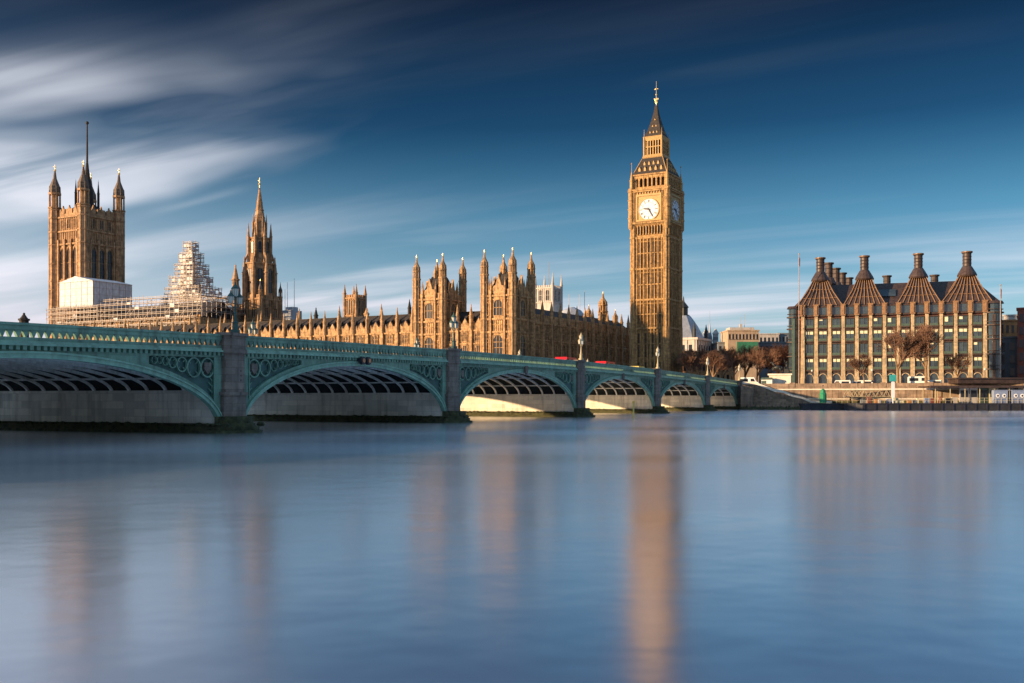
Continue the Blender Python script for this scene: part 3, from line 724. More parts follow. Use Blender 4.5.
for k in range(4):
    for (zz, hh, n, sc) in ((71.7, 5.1, 5, .5), (73.6, 4.25, 4, .42)):
        for j in range(n):
            u = (j-(n-1)/2)*1.75*sc/.5; mb.M = FM(k, hh-.15); mb.xz([(u-sc*.7, zz), (u-sc*.7, zz+sc*1.5), (u, zz+sc*3.0), (u+sc*.7, zz+sc*1.5), (u+sc*.7, zz)], -.9, .1)
    mb.M = Matrix()
for sx in (-1, 1):
    for sy in (-1, 1): mb.tube((sx*5.45, sy*5.45, 70.9), (sx*3.3, sy*3.3, 76), .16, .12, 4)
mb.build('dormers', 'gold', rf)
mb = MB(); mb.k = 1; mb.box(-2.3, 2.3, -2.3, 2.3, 76, 82.4); mb.k = 0
mb.prof(0, 0, [(3.15, 76), (3.3, 76.3), (3.05, 77.1)], 4); mb.prof(0, 0, [(2.75, 81.4), (2.95, 82.3), (3.05, 82.7)], 4)
for k in range(4):
    mb.M = FM(k, 2.8)
    for j in range(7): u = -2.55+j*.85; mb.box(u-.15, u+.15, -.3, .02, 77.1, 81.5)
    mb.box(-2.7, 2.7, -.25, -.02, 79.4, 79.65)
    mb.M = Matrix()
for sx in (-1, 1):
    for sy in (-1, 1): x, y = sx*2.85, sy*2.85; mb.fr(x, y, .3, .3, 76.3, 82.7, 8); mb.tube((x, y, 82.7), (x, y, 85), .1, .03, 4)
mb.build('lantern', ['gold', 'dark'], bt)
mb = MB(); mb.prof(0, 0, [(2.85, 82.7), (2.0, 85), (1.3, 87.6), (.75, 90), (.35, 92.6)], 4); sp_ = mb.build('spire', 'slate', bt)
mb = MB()
for k in range(4):
    for (zz, hh, n) in ((83.6, 2.5, 3), (85.6, 1.8, 2), (87.6, 1.25, 1)):
        for j in range(n):
            u = (j-(n-1)/2)*1.1; mb.M = FM(k, hh-.1); mb.xz([(u-.2, zz), (u-.2, zz+.4), (u, zz+.8), (u+.2, zz+.4), (u+.2, zz)], -.6, .08)
    mb.M = Matrix()
mb.build('lucarnes', 'gold', sp_)
mb = MB(); mb.tube((0, 0, 92.4), (0, 0, 100.2), .16, .05, 6); mb.ball((0, 0, 94.2), .55); mb.ball((0, 0, 96), .32); mb.box(-.55, .55, -.07, .07, 97.6, 97.8); mb.box(-.07, .07, -.55, .55, 97.6, 97.8)
for q in range(8): a_ = q*math.pi/4; mb.tube((.1*math.cos(a_), .1*math.sin(a_), 93), (.65*math.cos(a_), .65*math.sin(a_), 94.8), .05, .05, 3)
mb.build('finial', 'gilt', sp_)

# ------------------------------------------------------------------ pavilion towers of the river front
def pavilion(n0, lab):
    W, D_ = 9.0, 10.6; hx, hy = D_/2, W/2
    t = thing('palace_tower', lab, 'tower', P(-hx, n0-hy, 0), PRZ, 'paired pinnacled river front towers')
    mb = MB(); mb.box(-hx, hx, -hy, hy, 4, 31)
    for k in range(4):
        hu = hy if k % 2 else hx; Fm = FM(k, hx, hy)
        mb.M = Fm
        for zb in (12, 20.5, 24, 30.3): mb.box(-hu, hu, 0, .4, zb-.25, zb+.25)
        for zb in (17.8, 22.5, 29.4): mb.box(-hu, hu, 0, .2, zb-.08, zb+.08)
        mb.M = Matrix()
        panels(mb, Fm, -hu+.9, -1.9, 12, 30, .62); panels(mb, Fm, 1.9, hu-.9, 12, 30, .62); panels(mb, Fm, -1.9, 1.9, 20.7, 23.8, .6)
        mb.M = Fm
        for s_ in (-1, 1): mb.box(s_*2.15-.22, s_*2.15+.22, 0, .6, 8, 31.8)
        mb.M = Matrix()
        merlons(mb, Fm, -hu+.9, hu-.9, 31, 1.0, 1.05)
        mb.M = Fm
        # central gablet
        mb.xz([(-2.1, 31), (-1.5, 33), (-.9, 33.2), (0, 36.2), (.9, 33.2), (1.5, 33), (2.1, 31)], -.5, .05)
        mb.M = Matrix()
    mb.build('wall', 'stone', t)
    for k in range(4):
        Fm = FM(k, hx, hy)
        gwin(t, Fm, 0, 25, 29.2, 2.6, 'stone'); gwin(t, Fm, 0, 13, 19.6, 2.9, 'stone'); gwin(t, Fm, 0, 5.5, 11, 2.9, 'stone')
        for s_ in (-1, 1): gwin(t, Fm, s_*3.3, 13.6, 18.6, .75, 'stone', lights=1); gwin(t, Fm, s_*3.3, 25.2, 28.4, .75, 'stone', lights=1)
    for sx in (-1, 1):
        for sy in (-1, 1): turret(t, sx*(hx-.1), sy*(hy-.1), .95, 4, 36.2, 43, 'stone', bands=(12, 20.5, 24, 30.3, 34))
    mb = MB(); b = [(-hx+.8, -hy+.8), (hx-.8, -hy+.8), (hx-.8, hy-.8), (-hx+.8, hy-.8)]
    vs = [(*p, 31.0) for p in b]+[(-hx+3.2, -hy+3.2, 37), (hx-3.2, -hy+3.2, 37), (hx-3.2, hy-3.2, 37), (-hx+3.2, hy-3.2, 37)]
    mb.add(vs, [(0, 1, 5, 4), (1, 2, 6, 5), (2, 3, 7, 6), (3, 0, 4, 7), (4, 5, 6, 7)]); rf = mb.build('roof', 'slate', t)
    def one(*a_): q_ = MB(); pinn(q_, *a_); q_.build('pinnacle', 'stone', t)
    for s_ in (-1, 1):
        one(s_*2.3, 0, .45, 36.5, 37.8, 40.2); one(0, s_*1.8, .35, 36.5, 37.5, 39.5)
        for q in (-1, 1): one(s_*2.15, q*(hy+.1), .3, 31, 32.8, 35.6); one(q*(hx+.1), s_*2.15, .3, 31, 32.8, 35.6)
    return t
pavilion(-.9, 'gothic river tower at the north corner with four tall corner turrets and shaded side')
pavilion(-23.2, 'gothic river tower with four corner turrets, left one of the close pair')

# ------------------------------------------------------------------ river front range
def rangeb(lab, t0, t1, bay, e0=0., zp=22.5):
    n = round((t1-t0)/bay); bay = (t1-t0)/n
    t = thing('palace_range', lab, 'building', P(e0, -t0, 0), PRZ)
    Fm = Matrix.Rotation(-math.pi/2, 4, 'Z')   # u -> -y (south), outward -> +x ... frame: x'->(0,-1), y'->(1,0)
    Ln = t1-t0
    mb = MB(); mb.box(-11, -.001, -Ln, 0, 4, zp)
    mb.M = Fm
    for zb in (13, 17.6, 21.2): mb.box(.0, Ln, 0, .35, zb-.2, zb+.2)
    mb.M = Matrix()
    panels(mb, Fm, .1, Ln-.1, 18, 21, .66, .14); panels(mb, Fm, .1, Ln-.1, 13.2, 17.4, bay/6, .1, .1)
    merlons(mb, Fm, 0, Ln, zp, .7, .9)
    mb.M = Fm
    for i in range(n):
        c_ = (i+.5)*bay
        mb.xz([(c_-1.1, zp), (c_-.8, zp+.9), (c_, zp+2.2), (c_+.8, zp+.9), (c_+1.1, zp)], -.5, .05)
        for s_ in (-1, 1): mb.xz([(c_+s_*1.75-.55, zp), (c_+s_*1.75, zp+1.4), (c_+s_*1.75+.55, zp)], -.45, .04)
    mb.M = Matrix()
    mb.build('wall', 'stone', t)
    for i in range(n+1):
        u = i*bay; mb = MB(); mb.M = Fm; mb.box(u-.42, u+.42, 0, .75, 4, zp-1.2); mb.M = Matrix()
        pinn(mb, .35, -u, .5, zp-1.2, zp+2.8, zp+6.3); mb.build('buttress', 'stone', t)
    for i in range(n):
        c_ = (i+.5)*bay; gwin(t, Fm, c_, 13.5, 17.1, 2.3, 'stone', lights=4); gwin(t, Fm, c_, 18.4, 20.7, 1.9, 'stone', lights=3); gwin(t, Fm, c_, 6, 12, 2.3, 'stone', lights=4)
    mb = MB(); mb.add([(-.9, 0, zp), (-.9, -Ln, zp), (-5.5, -Ln, zp+4.3), (-5.5, 0, zp+4.3), (-10.1, -Ln, zp), (-10.1, 0, zp)], [(0, 1, 2, 3), (3, 2, 4, 5), (0, 3, 5), (1, 4, 2)]); rf = mb.build('roof', 'slate', t)
    mb = MB(); mb.box(-5.7, -5.3, -Ln, 0, zp+4.2, zp+4.5)
    for i in range(n):
        for q in (.25, .75): mb.M = Matrix.Translation((-2.4, -(i+q)*bay, 0)); mb.box(-.5, .35, -.35, .35, zp+1.2, zp+2.4); mb.xz([(-.8, zp+2.4), (.35, zp+2.4), (-.3, zp+3.1)], -.4, .4)
    mb.M = Matrix(); mb.build('dormers', 'slate', rf)
    mb = MB(); rr = random.Random(4)
    for i in range(0, n, 3): pinn(mb, -8.5, -(i+.3)*bay, .5, zp+1, zp+5, zp+8.5)
    mb.build('ventilation_turrets', 'stone', t)
    return t
rangeb('long sunlit gothic river front with dark roof and a row of buttress pinnacles', 33.2, 186, 5.3)
rangeb('short sunlit gothic front linking the two pinnacled river towers', 10.0, 23.2, 4.4, e0=-1.0)

# north range (shade)
nr = thing('palace_range', 'shaded gothic north range running from the corner tower to the clock tower', 'building', P(-10.9, -1, 0), PRZ)
Ln = 72; zp = 25.2; n = 13; bay = Ln/n
Fm = Matrix.Rotation(0, 4, 'Z') @ Matrix.Scale(-1, 4, (1, 0, 0))
mb = MB(); mb.box(-Ln, 0, -12, -.001, 4, zp)
for zb in (13.5, 19, 23.6): mb.box(-Ln, 0, 0, .35, zb-.2, zb+.2)
NF = Matrix.Translation((-Ln, 0, 0))
panels(mb, NF, .1, Ln-.1, 19.3, 23.3, .7, .15, .14); panels(mb, NF, .1, Ln-.1, 13.8, 18.8, .92, .13, .13); merlons(mb, NF, 0, Ln, zp, .9, 1.3)
mb.build('wall', 'stone', nr)
for i in range(n+1):
    u = i*bay; mb = MB(); mb.box(-u-.45, -u+.45, 0, .8, 4, zp-1); pinn(mb, -u, .35, .5, zp-1, zp+2.2, zp+5.2); mb.build('buttress', 'stone', nr)
for i in range(n):
    c_ = Ln-(i+.5)*bay
    for (a, b) in ((6, 12.5), (14.2, 18.2), (19.8, 22.8)): gwin(nr, NF, c_, a, b, 2.2, 'stone', lights=3)
mb = MB(); mb.add([(0, -.9, zp), (-Ln, -.9, zp), (-Ln, -6, zp+3.5), (0, -6, zp+3.5), (-Ln, -11, zp), (0, -11, zp)], [(1, 0, 3, 2), (2, 3, 5, 4), (0, 5, 3), (1, 2, 4)]); mb.build('roof', 'slate', nr)
turret(nr, -58, -5, 1.3, 20, 31, 37.5, 'stone', bands=(27, 30)); turret(nr, -53.5, -8, .8, 20, 29, 33, 'stone'); turret(nr, -68, -5, .8, 20, 28, 32.5, 'stone')

# ------------------------------------------------------------------ big square tower (left)
vt = thing('palace_tower', 'massive square tower at far left with four corner turrets and tall flagstaff', 'tower', P(-59.4, -245, 0), PRZ)
h = 9.1
mb = MB(); mb.box(-h, h, -h, h, 4, 81)
for k in range(4):
    Fm = FM(k, h); mb.M = Fm
    for zb in (38, 49, 52.5, 68, 73.5, 79.5): mb.box(-h, h, 0, .6, zb-.35, zb+.35)
    mb.M = Matrix(); panels(mb, Fm, -h+2, h-2, 68.3, 79, 1.15, .3, .28); panels(mb, Fm, -h+2, h-2, 49, 52, 1.2, .25, .22)
    merlons(mb, Fm, -h+2, h-2, 81, 2.0, 2.2, .6)
    mb.M = Fm
    for j in range(4): u = -6+j*4; mb.box(u-.4, u+.4, 0, 1.0, 30, 70)
    for j in range(3):
        u = -4+j*4; mb.xz([(u-1.3, 66.8), (u-1.3, 64.6), (u, 66.8)], .02, .3); mb.xz([(u+1.3, 66.8), (u, 66.8), (u+1.3, 64.6)], .02, .3)
        mb.xz([(u-1.2, 81), (u, 84.5), (u+1.2, 81)], -.6, .05)
    mb.M = Matrix()
mb.build('wall', 'stoneV', vt)
for k in range(4):
    for j in range(3):
        gwin(vt, FM(k, h), -4+j*4, 53.5, 66.6, 2.6, 'stoneV', lights=2, arch=False); gwin(vt, FM(k, h), -4+j*4, 74.6, 78.4, 1.8, 'stoneV', lights=2, arch=False); gwin(vt, FM(k, h), -4+j*4, 39.5, 47.5, 2.4, 'stoneV', lights=2)
for sx in (-1, 1):
    for sy in (-1, 1): turret(vt, sx*h, sy*h, 2.15, 4, 84, 102.5, 'stoneV', bands=(38, 49, 52.5, 60, 68, 73.5, 79.5, 83))
mb = MB(); mb.add([(-7.8, -7.8, 81), (7.8, -7.8, 81), (7.8, 7.8, 81), (-7.8, 7.8, 81), (-1.2, -1.2, 87), (1.2, -1.2, 87), (1.2, 1.2, 87), (-1.2, 1.2, 87)], [(0, 1, 5, 4), (1, 2, 6, 5), (2, 3, 7, 6), (3, 0, 4, 7), (4, 5, 6, 7)]); mb.build('roof', 'slate', vt)
mb = MB(); mb.prof(0, 0, [(2.6, 84), (2.2, 92), (1.0, 99), (.5, 104)], 8)
for sx in (-1, 1):
    for sy in (-1, 1): pinn(mb, sx*3.2, sy*3.2, .5, 84, 91, 97)
mb.build('iron_crown', 'slate', vt)
mb = MB(); mb.tube((0, 0, 100), (0, 0, 121), .5, .28, 8); mb.ball((0, 0, 121.3), .75); mb.build('flagstaff', 'slate', vt)

# ------------------------------------------------------------------ central spired tower
ct_t = thing('palace_tower', 'octagonal stone tower with tall tapering spire and ring of pinnacles', 'tower', P(-57, -144, 0), PRZ)
ct_t.scale = (1.0, 1.0, .965)
mb = MB(); hq = 5.5; mb.box(-hq, hq, -hq, hq, 4, 42)
for k in range(4):
    Fm = FM(k, hq); mb.M = Fm
    for zb in (28, 33.5, 41.5): mb.box(-hq, hq, 0, .5, zb-.3, zb+.3)
    mb.M = Matrix(); panels(mb, Fm, -hq+1, hq-1, 34, 41, 1.0, .25, .2); merlons(mb, Fm, -hq+1, hq-1, 42, 1.2, 1.5)
mb.fr(0, 0, 5.4, 5.2, 42, 56, 8); mb.fr(0, 0, 5.7, 5.7, 55.4, 56, 8)
mb.fr(0, 0, 4.2, 3.6, 56, 66, 8); mb.fr(0, 0, 3.9, 3.9, 65.5, 66.1, 8); mb.fr(0, 0, 2.7, 2.3, 66, 72, 8)
mb.build('wall', 'stoneV', ct_t)
for q in range(8):
    a_ = q*math.pi/4
    Mx = Matrix.Rotation(a_, 4, 'Z') @ Matrix.Translation((0, 5.35, 0)); gwin(ct_t, Mx, 0, 44, 53.5, 2.2, 'stoneV', lights=2)
    Mx = Matrix.Rotation(a_, 4, 'Z') @ Matrix.Translation((0, 3.95, 0)); gwin(ct_t, Mx, 0, 57.5, 64.3, 1.3, 'stoneV', lights=1)
    a2 = a_+math.pi/8
    mb = MB(); c2_, s2_ = math.cos(a2), math.sin(a2)
    pinn(mb, 6.1*c2_, 6.1*s2_, .8, 38, 52, 59); mb.build('pinnacle', 'stoneV', ct_t)
    mb = MB(); pinn(mb, 4.5*c2_, 4.5*s2_, .5, 56, 66.5, 72); mb.tube((6.4*c2_, 6.4*s2_, 55), (4.4*c2_, 4.4*s2_, 61), .3, .25, 4); mb.build('pinnacle', 'stoneV', ct_t)
    mb = MB(); pinn(mb, 2.7*c2_, 2.7*s2_, .32, 66, 71.8, 75.5); mb.build('pinnacle', 'stoneV', ct_t)
for k in range(4):
    for j in (-1, 1): gwin(ct_t, FM(k, hq), j*2.2, 34.5, 40.5, 2.0, 'stoneV', lights=2); gwin(ct_t, FM(k, hq), j*2.2, 24, 32, 2.0, 'stoneV', lights=2)
for sx in (-1, 1):
    for sy in (-1, 1): turret(ct_t, sx*hq, sy*hq, .7, 4, 43, 49, 'stoneV', bands=(28, 33.5, 41.5))
mb = MB(); mb.prof(0, 0, [(2.2, 72), (1.5, 76.5), (.8, 82), (.25, 86)], 8)
for zb in (74, 77, 80): mb.fr(0, 0, 2.2*(87-zb)/15+.15, 2.2*(87-zb)/15+.1, zb, zb+.3, 8)
spx = mb.build('spire', 'stoneV', ct_t)
mb = MB(); mb.tube((0, 0, 85.8), (0, 0, 90), .16, .06, 5); mb.ball((0, 0, 87.5), .5); mb.box(-.6, .6, -.1, .1, 88.6, 88.85); mb.build('finial', 'gilt', spx)

def small_turret(px, D, ztop, zb, w_, lab, crown=4, m='stoneV', nm='stair_turret'):
    x, y, _ = at(px, 300, D); t = thing(nm, lab, 'turret', (x, y, 0), PRZ)
    mb = MB()
    if crown:
        mb.box(-w_, w_, -w_, w_, 5, zb)
        for k in range(4):
            mb.M = FM(k, w_); mb.box(-w_, w_, 0, .3, zb-.6, zb-.1); mb.box(-w_, w_, 0, .3, zb-7, zb-6.6)
            mb.M = Matrix(); panels(mb, FM(k, w_), -w_+.4, w_-.4, zb-6.6, zb-.6, 1, .2, .2); merlons(mb, FM(k, w_), -w_+.5, w_-.5, zb, 1, 1.2)
        mb.build('wall', m, t)
        for k in range(4):
            for s_ in (-1, 1): gwin(t, FM(k, w_), s_*w_*.42, zb-6, zb-1.2, w_*.4, m, lights=1)
        for sx in (-1, 1):
            for sy in (-1, 1): mb = MB(); pinn(mb, sx*w_, sy*w_, .55, 5, zb+1.5, ztop); mb.build('pinnacle', m, t)
    else:
        mb.fr(0, 0, w_, w_, 5, zb, 8); mb.fr(0, 0, w_*1.2, w_*1.2, zb-1, zb-.6, 8); mb.build('shaft', m, t)
        mb = MB(); pinn(mb, 0, 0, w_*.95, zb, zb+(ztop-zb)*.35, ztop); mb.build('spirelet', m, t)
    return t
small_turret(355, 390, 45, 40, 2.7, 'small square crowned tower with four pinnacles above the long river front')
small_turret(235.5, 395, 53.5, 44, 1.3, 'slim spirelet turret just left of the spired central tower', 0)
small_turret(409.5, 330, 34, 29.5, .55, 'thin dark spirelet left of the twin river towers', 0, 'slate')
small_turret(366.5, 380, 35.5, 32, .9, 'short spirelet right of the small crowned tower', 0)
small_turret(316, 360, 34, 29.5, .7, 'thin dark spirelet rising behind the left part of the river front roof', 0, 'slate')
small_turret(24, 520, 45, 40, 2.2, 'small domed turret above the bridge at the far left', 0, 'slate')
ab_ = small_turret(548.5, 480, 60, 53, 4.4, 'pale stone church tower with pinnacles behind the north range', 4, 'abbey', 'church_tower')
fp = MB(); fp.tube((0, 0, 53), (0, 0, 65), .18, .1, 5); fp.build('flagpole', 'scaf', ab_)
# distant roofs right of the church tower
x, y, _ = at(572, 300, 470); t = thing('rooftop', 'pale distant dome roof with thin masts behind the north range', 'building', (x, y, 0), PRZ)
mb = MB(); mb.box(-9, 9, -6, 6, 5, 38); mb.build('wall', 'abbey', t); mb = MB(); mb.prof(0, 0, [(6, 38), (5.5, 40), (4, 42), (1, 43.5)], 10); mb.build('roof', 'lead', t)
mb = MB(); 
for q, z_ in ((-13, 52), (-8, 50), (3, 49)): mb.tube((q, 0, 30), (q, 0, z_), .15, .1, 4)
mb.build('mast', 'scaf', t)
x, y, _ = at(291, 300, 430); t = thing('rooftop', 'grey rooftop plant block with thin masts right of the spired central tower', 'building', (x, y, 0), PRZ)
mb = MB(); mb.box(-3.2, 3.2, -3, 3, 5, 38.5); mb.box(-2, 1, -2, 2, 38.5, 40); mb.build('wall', 'lead', t); mb = MB()
for q, z_ in ((-2, 52), (2.2, 50), (3.6, 47)): mb.tube((q, 0, 38), (q, 0, z_), .12, .07, 4)
mb.build('mast', 'scaf', t)

# ------------------------------------------------------------------ scaffolded wing, tent and shrouded turret
hl = thing('palace_range', 'gothic wing left of the spired tower, sunlit stone under roof scaffolding', 'building', P(-30, -147, 0), PRZ)
Ln = 78; n = 15; bay = Ln/n; zp = 32.0
Fm = Matrix.Rotation(-math.pi/2, 4, 'Z')
mb = MB(); mb.box(-22, -.001, -Ln, 0, 4, zp)
mb.M = Fm
for zb in (24.5, 30.6): mb.box(0, Ln, 0, .4, zb-.25, zb+.25)
mb.M = Matrix(); panels(mb, Fm, .1, Ln-.1, 25, 30.4, .9, .18, .16); merlons(mb, Fm, 0, Ln, zp, .9, 1.2)
mb.build('wall', 'stone', hl)
for i in range(n+1): mb = MB(); mb.M = Fm; mb.box(i*bay-.45, i*bay+.45, 0, .8, 4, zp); mb.M = Matrix(); mb.build('buttress', 'stone', hl)
for i in range(n): gwin(hl, Fm, (i+.5)*bay, 25.6, 29.6, 2.4, 'stone', lights=3)
mb = MB(); mb.add([(-.9, 0, zp), (-.9, -Ln, zp), (-11, -Ln, zp+6.5), (-11, 0, zp+6.5), (-21, -Ln, zp), (-21, 0, zp)], [(0, 1, 2, 3), (3, 2, 4, 5), (0, 3, 5), (1, 4, 2)]); mb.build('roof', 'slate', hl)

def scaffold(name, lab, loc, rz, boxes, sx=1.9, sz=1.9, r=.09, seed=1, planks=True, sheets=.0):
    t = thing(name, lab, 'scaffolding', loc, rz); rd = random.Random(seed); P_ = MB(); K = MB(); SH = []
    for (x0, x1, y0, y1, z0, z1) in boxes:
        nx = max(1, round((x1-x0)/sx)); ny = max(1, round((y1-y0)/sx)); nz = max(1, round((z1-z0)/sz))
        xs = [x0+(x1-x0)*i/nx for i in range(nx+1)]; ys = [y0+(y1-y0)*i/ny for i in range(ny+1)]; zs = [z0+(z1-z0)*i/nz for i in range(nz+1)]
        per = [(x, y) for x in xs for y in ys if x in (xs[0], xs[-1]) or y in (ys[0], ys[-1])]
        for (x, y) in per: P_.tube((x, y, z0), (x, y, z1+rd.uniform(.2, 1.4)), r, r, 4)
        for z in zs[1:]:
            for dz in (0, 1.0):
                for x in (xs[0], xs[-1]): P_.tube((x, y0-.4, z+dz*.55), (x, y1+.4, z+dz*.55), r*.85, r*.85, 4)
                for y in (ys[0], ys[-1]): P_.tube((x0-.4, y, z+dz*.55), (x1+.4, y, z+dz*.55), r*.85, r*.85, 4)
            if planks:
                K.box(x1-1.1, x1-.1, y0, y1, z-.12, z-.04); K.box(x0, x1-1.1, y1-1.1, y1-.1, z-.12, z-.04); K.box(x0+.1, x0+1.1, y0, y1-1.1, z-.12, z-.04)
        for zi in range(nz):
            for yi in range(ny):
                if rd.random() < .3: P_.tube((x1, ys[yi], zs[zi]), (x1, ys[yi+1], zs[zi+1]), r*.8, r*.8, 4)
                if rd.random() < sheets: SH.append(MB()); SH[-1].box(x1-.12, x1-.06, ys[yi], ys[yi+1], zs[zi]+.1, zs[zi]+rd.uniform(.8, 1.5))
            for xi in range(nx):
                if rd.random() < sheets: SH.append(MB()); SH[-1].box(xs[xi], xs[xi+1], y1-.12, y1-.06, zs[zi]+.1, zs[zi]+rd.uniform(.8, 1.5))
                if rd.random() < .3: P_.tube((xs[xi], y1, zs[zi]), (xs[xi+1], y1, zs[zi+1]), r*.8, r*.8, 4)
    P_.build('poles', 'scaf', t); K.build('boards', 'plank', t)
    for q_ in SH[:100]: q_.build('sheeting', 'sheet', t)
    return t
scaffold('scaffolding', 'long scaffold cage covering the roof of the wing left of the spired tower', P(-30, -147, 0), PRZ, [(-20, 1.4, -77, 2, 32, 38.0), (-16, -2, -55, -2, 38.2, 40.2), (.95, 2.2, -77, -1, 24, 31.8)], 2.3, 1.9, .1, 3, sheets=.04)
tt = P(-38.5, -213.5, 0)
tn = thing('temporary_roof', 'white sheeted temporary roof box in front of the massive left tower', 'temporary roof', tt, PRZ)
mb = MB(); hx, hy = 9.3, 9.8
mb.box(-hx, hx, -hy, hy, 37.8, 48.2); mb.build('sheeting', 'sheet', tn)
mb = MB(); mb.M = Matrix.Rotation(math.pi/2, 4, 'Z'); mb.xz([(-hy-.4, 48.2), (0, 50.4), (hy+.4, 48.2)], -hx-.4, hx+.4); mb.M = Matrix(); mb.build('roof', 'sheet', tn)
mb = MB()
for k in range(4):
    hu = hy if k % 2 else hx; mb.M = FM(k, hx, hy)
    for j in range(7): u = -hu+2*hu*j/6; mb.box(u-.06, u+.06, 0, .1, 37.8, 48.2)
    for z_ in (40.4, 43, 45.6): mb.box(-hu, hu, 0, .07, z_-.05, z_+.05)
mb.M = Matrix(); mb.build('frame', 'scaf', tn)
scaffold('scaffolding', 'scaffold platform under the white sheeted box by the massive left tower', P(-38.5, -211.5, 0), PRZ, [(-9, 10.5, -18, 12, 32, 37.6)], 2.0, 1.7, .1, 8)
ss = P(-57.6, -181.5, 0)
scaffold('scaffolding', 'stepped white scaffold tower shrouding a roof turret, left of the spired tower', ss, PRZ,
         [(-7, 7, -9, 16, 38, 42), (-6.2, 6.2, -7.5, 11, 42, 46), (-5.4, 5.4, -6, 7, 46, 50.5), (-4.2, 4.2, -4.2, 6, 50.5, 55.5), (-3.0, 3.0, -3.0, 4.4, 55.5, 60), (-1.8, 1.8, -1.8, 2.8, 60, 64.5)], 1.7, 1.7, .1, 5, sheets=.42)
t = thing('roof_turret', 'sheeted turret inside the stepped white scaffold tower', 'turret', ss, PRZ)
mb = MB(); mb.box(-5.5, 5.5, -7, 8, 4, 40); mb.build('wall', 'stoneV', t)
mb = MB(); mb.prof(0, 0, [(4.6, 42), (4.6, 46.5), (4, 47), (3.8, 51.5), (3, 52), (2.8, 56), (2, 57), (1.8, 60.5), (.9, 61), (.7, 63)], 8); mb.build('sheeting', 'sheet', t)

# ------------------------------------------------------------------ office block with chimneys
Lp = Vector((76.0, 285)); Rp = Vector((125.1, 268.0)); PL = (Rp-Lp).length; PZ = math.atan2(Rp.y-Lp.y, Rp.x-Lp.x)
ph = thing('office_block', 'brown office block with stone pilasters, fan roofs and tall bronze chimneys', 'building', (Lp.x, Lp.y, 0), PZ)
ph.scale = (1, 1, .967)
DP = 42
# local: x along facade 0..PL, y inland; facade faces -y
mb = MB(); mb.box(.6, PL-.6, .9, DP, 5, 27.4)
mb.build('wall', 'brick', ph)
NB = 14; x0 = (85-42)/796*PL; x1 = (777-42)/796*PL
px_ = [x0+(x1-x0)*i/(NB-1) for i in range(NB)]; ZF = [6.2, 10.6, 14.6, 18.6, 22.3, 25.6]
def pilaster(mb, X_, ax):
    pass
mb = MB()
for i, x in enumerate(px_):
    p_ = MB()
    for (za, zb, wd, d) in ((5, 8.5, .62, .75), (8.5, 14, .54, .68), (14, 20, .48, .62), (20, 25.6, .42, .56)): p_.box(x-wd, x+wd, -.0-d+.6, .9, za, zb)
    for k in range(6): z_ = 9+k*3.3; p_.box(x-.16, x+.16, -.12, .0, z_, z_+.3)
    p_.build('pilaster', 'sandst', ph)
    q_ = MB(); q_.box(x-.62, x+.62, -.55, .9, 25.6, 28.6); q_.box(x-.72, x+.72, -.65, .9, 28.6, 28.8); q_.box(x-.3, x+.3, -.75, -.55, 26, 28.4); q_.build('bracket', 'bronzelt', ph)
rr = random.Random(12)
def bay(xa, xb, edge=False):
    m = MB(); g = MB(); bl = MB(); cx = (xa+xb)/2
    for f in range(5):
        z0, z1 = ZF[f], ZF[f+1]
        if f == 0:
            g.box(xa, xb, .55, .62, 5.3, z1-.9)
            m.M = Matrix.Translation((cx, 0, 8.2)); secs = []
            rw = (xb-xa)/2
            for j in range(13):
                t = math.pi*j/12; c_, s_ = math.cos(t), math.sin(t); secs.append([(-rw*c_, .2, 1.5*s_), (-rw*c_, .7, 1.5*s_), (-(rw-.2)*c_, .7, 1.3*s_), (-(rw-.2)*c_, .2, 1.3*s_)])
            m.k = 2; m.strip(secs); m.k = 0; m.M = Matrix()
            m.box(xa, xb, .3, .9, z1-.85, z1-.3)
            continue
        g.box(xa+.12, xb-.12, .35, .42, z0+.15, z1-.9)
        m.k = 0; m.box(xa, xb, .1, .9, z1-.8, z1-.5); m.box(xa, xb, -.1, .9, z0-.3, z0+.1)
        m.k = 1; m.box(xa+.1, xa+.22, .2, .5, z0+.1, z1-.8); m.box(xb-.22, xb-.1, .2, .5, z0+.1, z1-.8); m.box(cx-.06, cx+.06, .2, .5, z0+.1, z1-.8)
        m.box(xa+.1, xb-.1, .0, .08, z0+.1, z0+.75)
        m.k = 0
        if f in (1, 3): bl.box(xa+.25, xb-.25, .28, .33, z1-1.75, z1-.95)
        elif rr.random() < .18:
            zt = z1-.95; bl.box(xa+.25, cx-.1, .28, .33, zt-rr.uniform(.3, 1.3), zt)
    ag = MB(); ag.box(xa+.1, xb-.1, .2, .3, 26.0, 28.0); m.box(xa, xb, .0, .9, 28.0, 28.35); m.box(xa, xb, -.1, .9, 25.5, 25.95)
    o = m.build('window_bay', ['bronze', 'phgreen', 'sandst'], ph); g.build('glazing', 'phglass', o); ag.build('attic_pane', 'phglass', o)
    if bl.v: bl.build('blinds', 'blind', o)
for i in range(NB-1): bay(px_[i]+.55, px_[i+1]-.55)
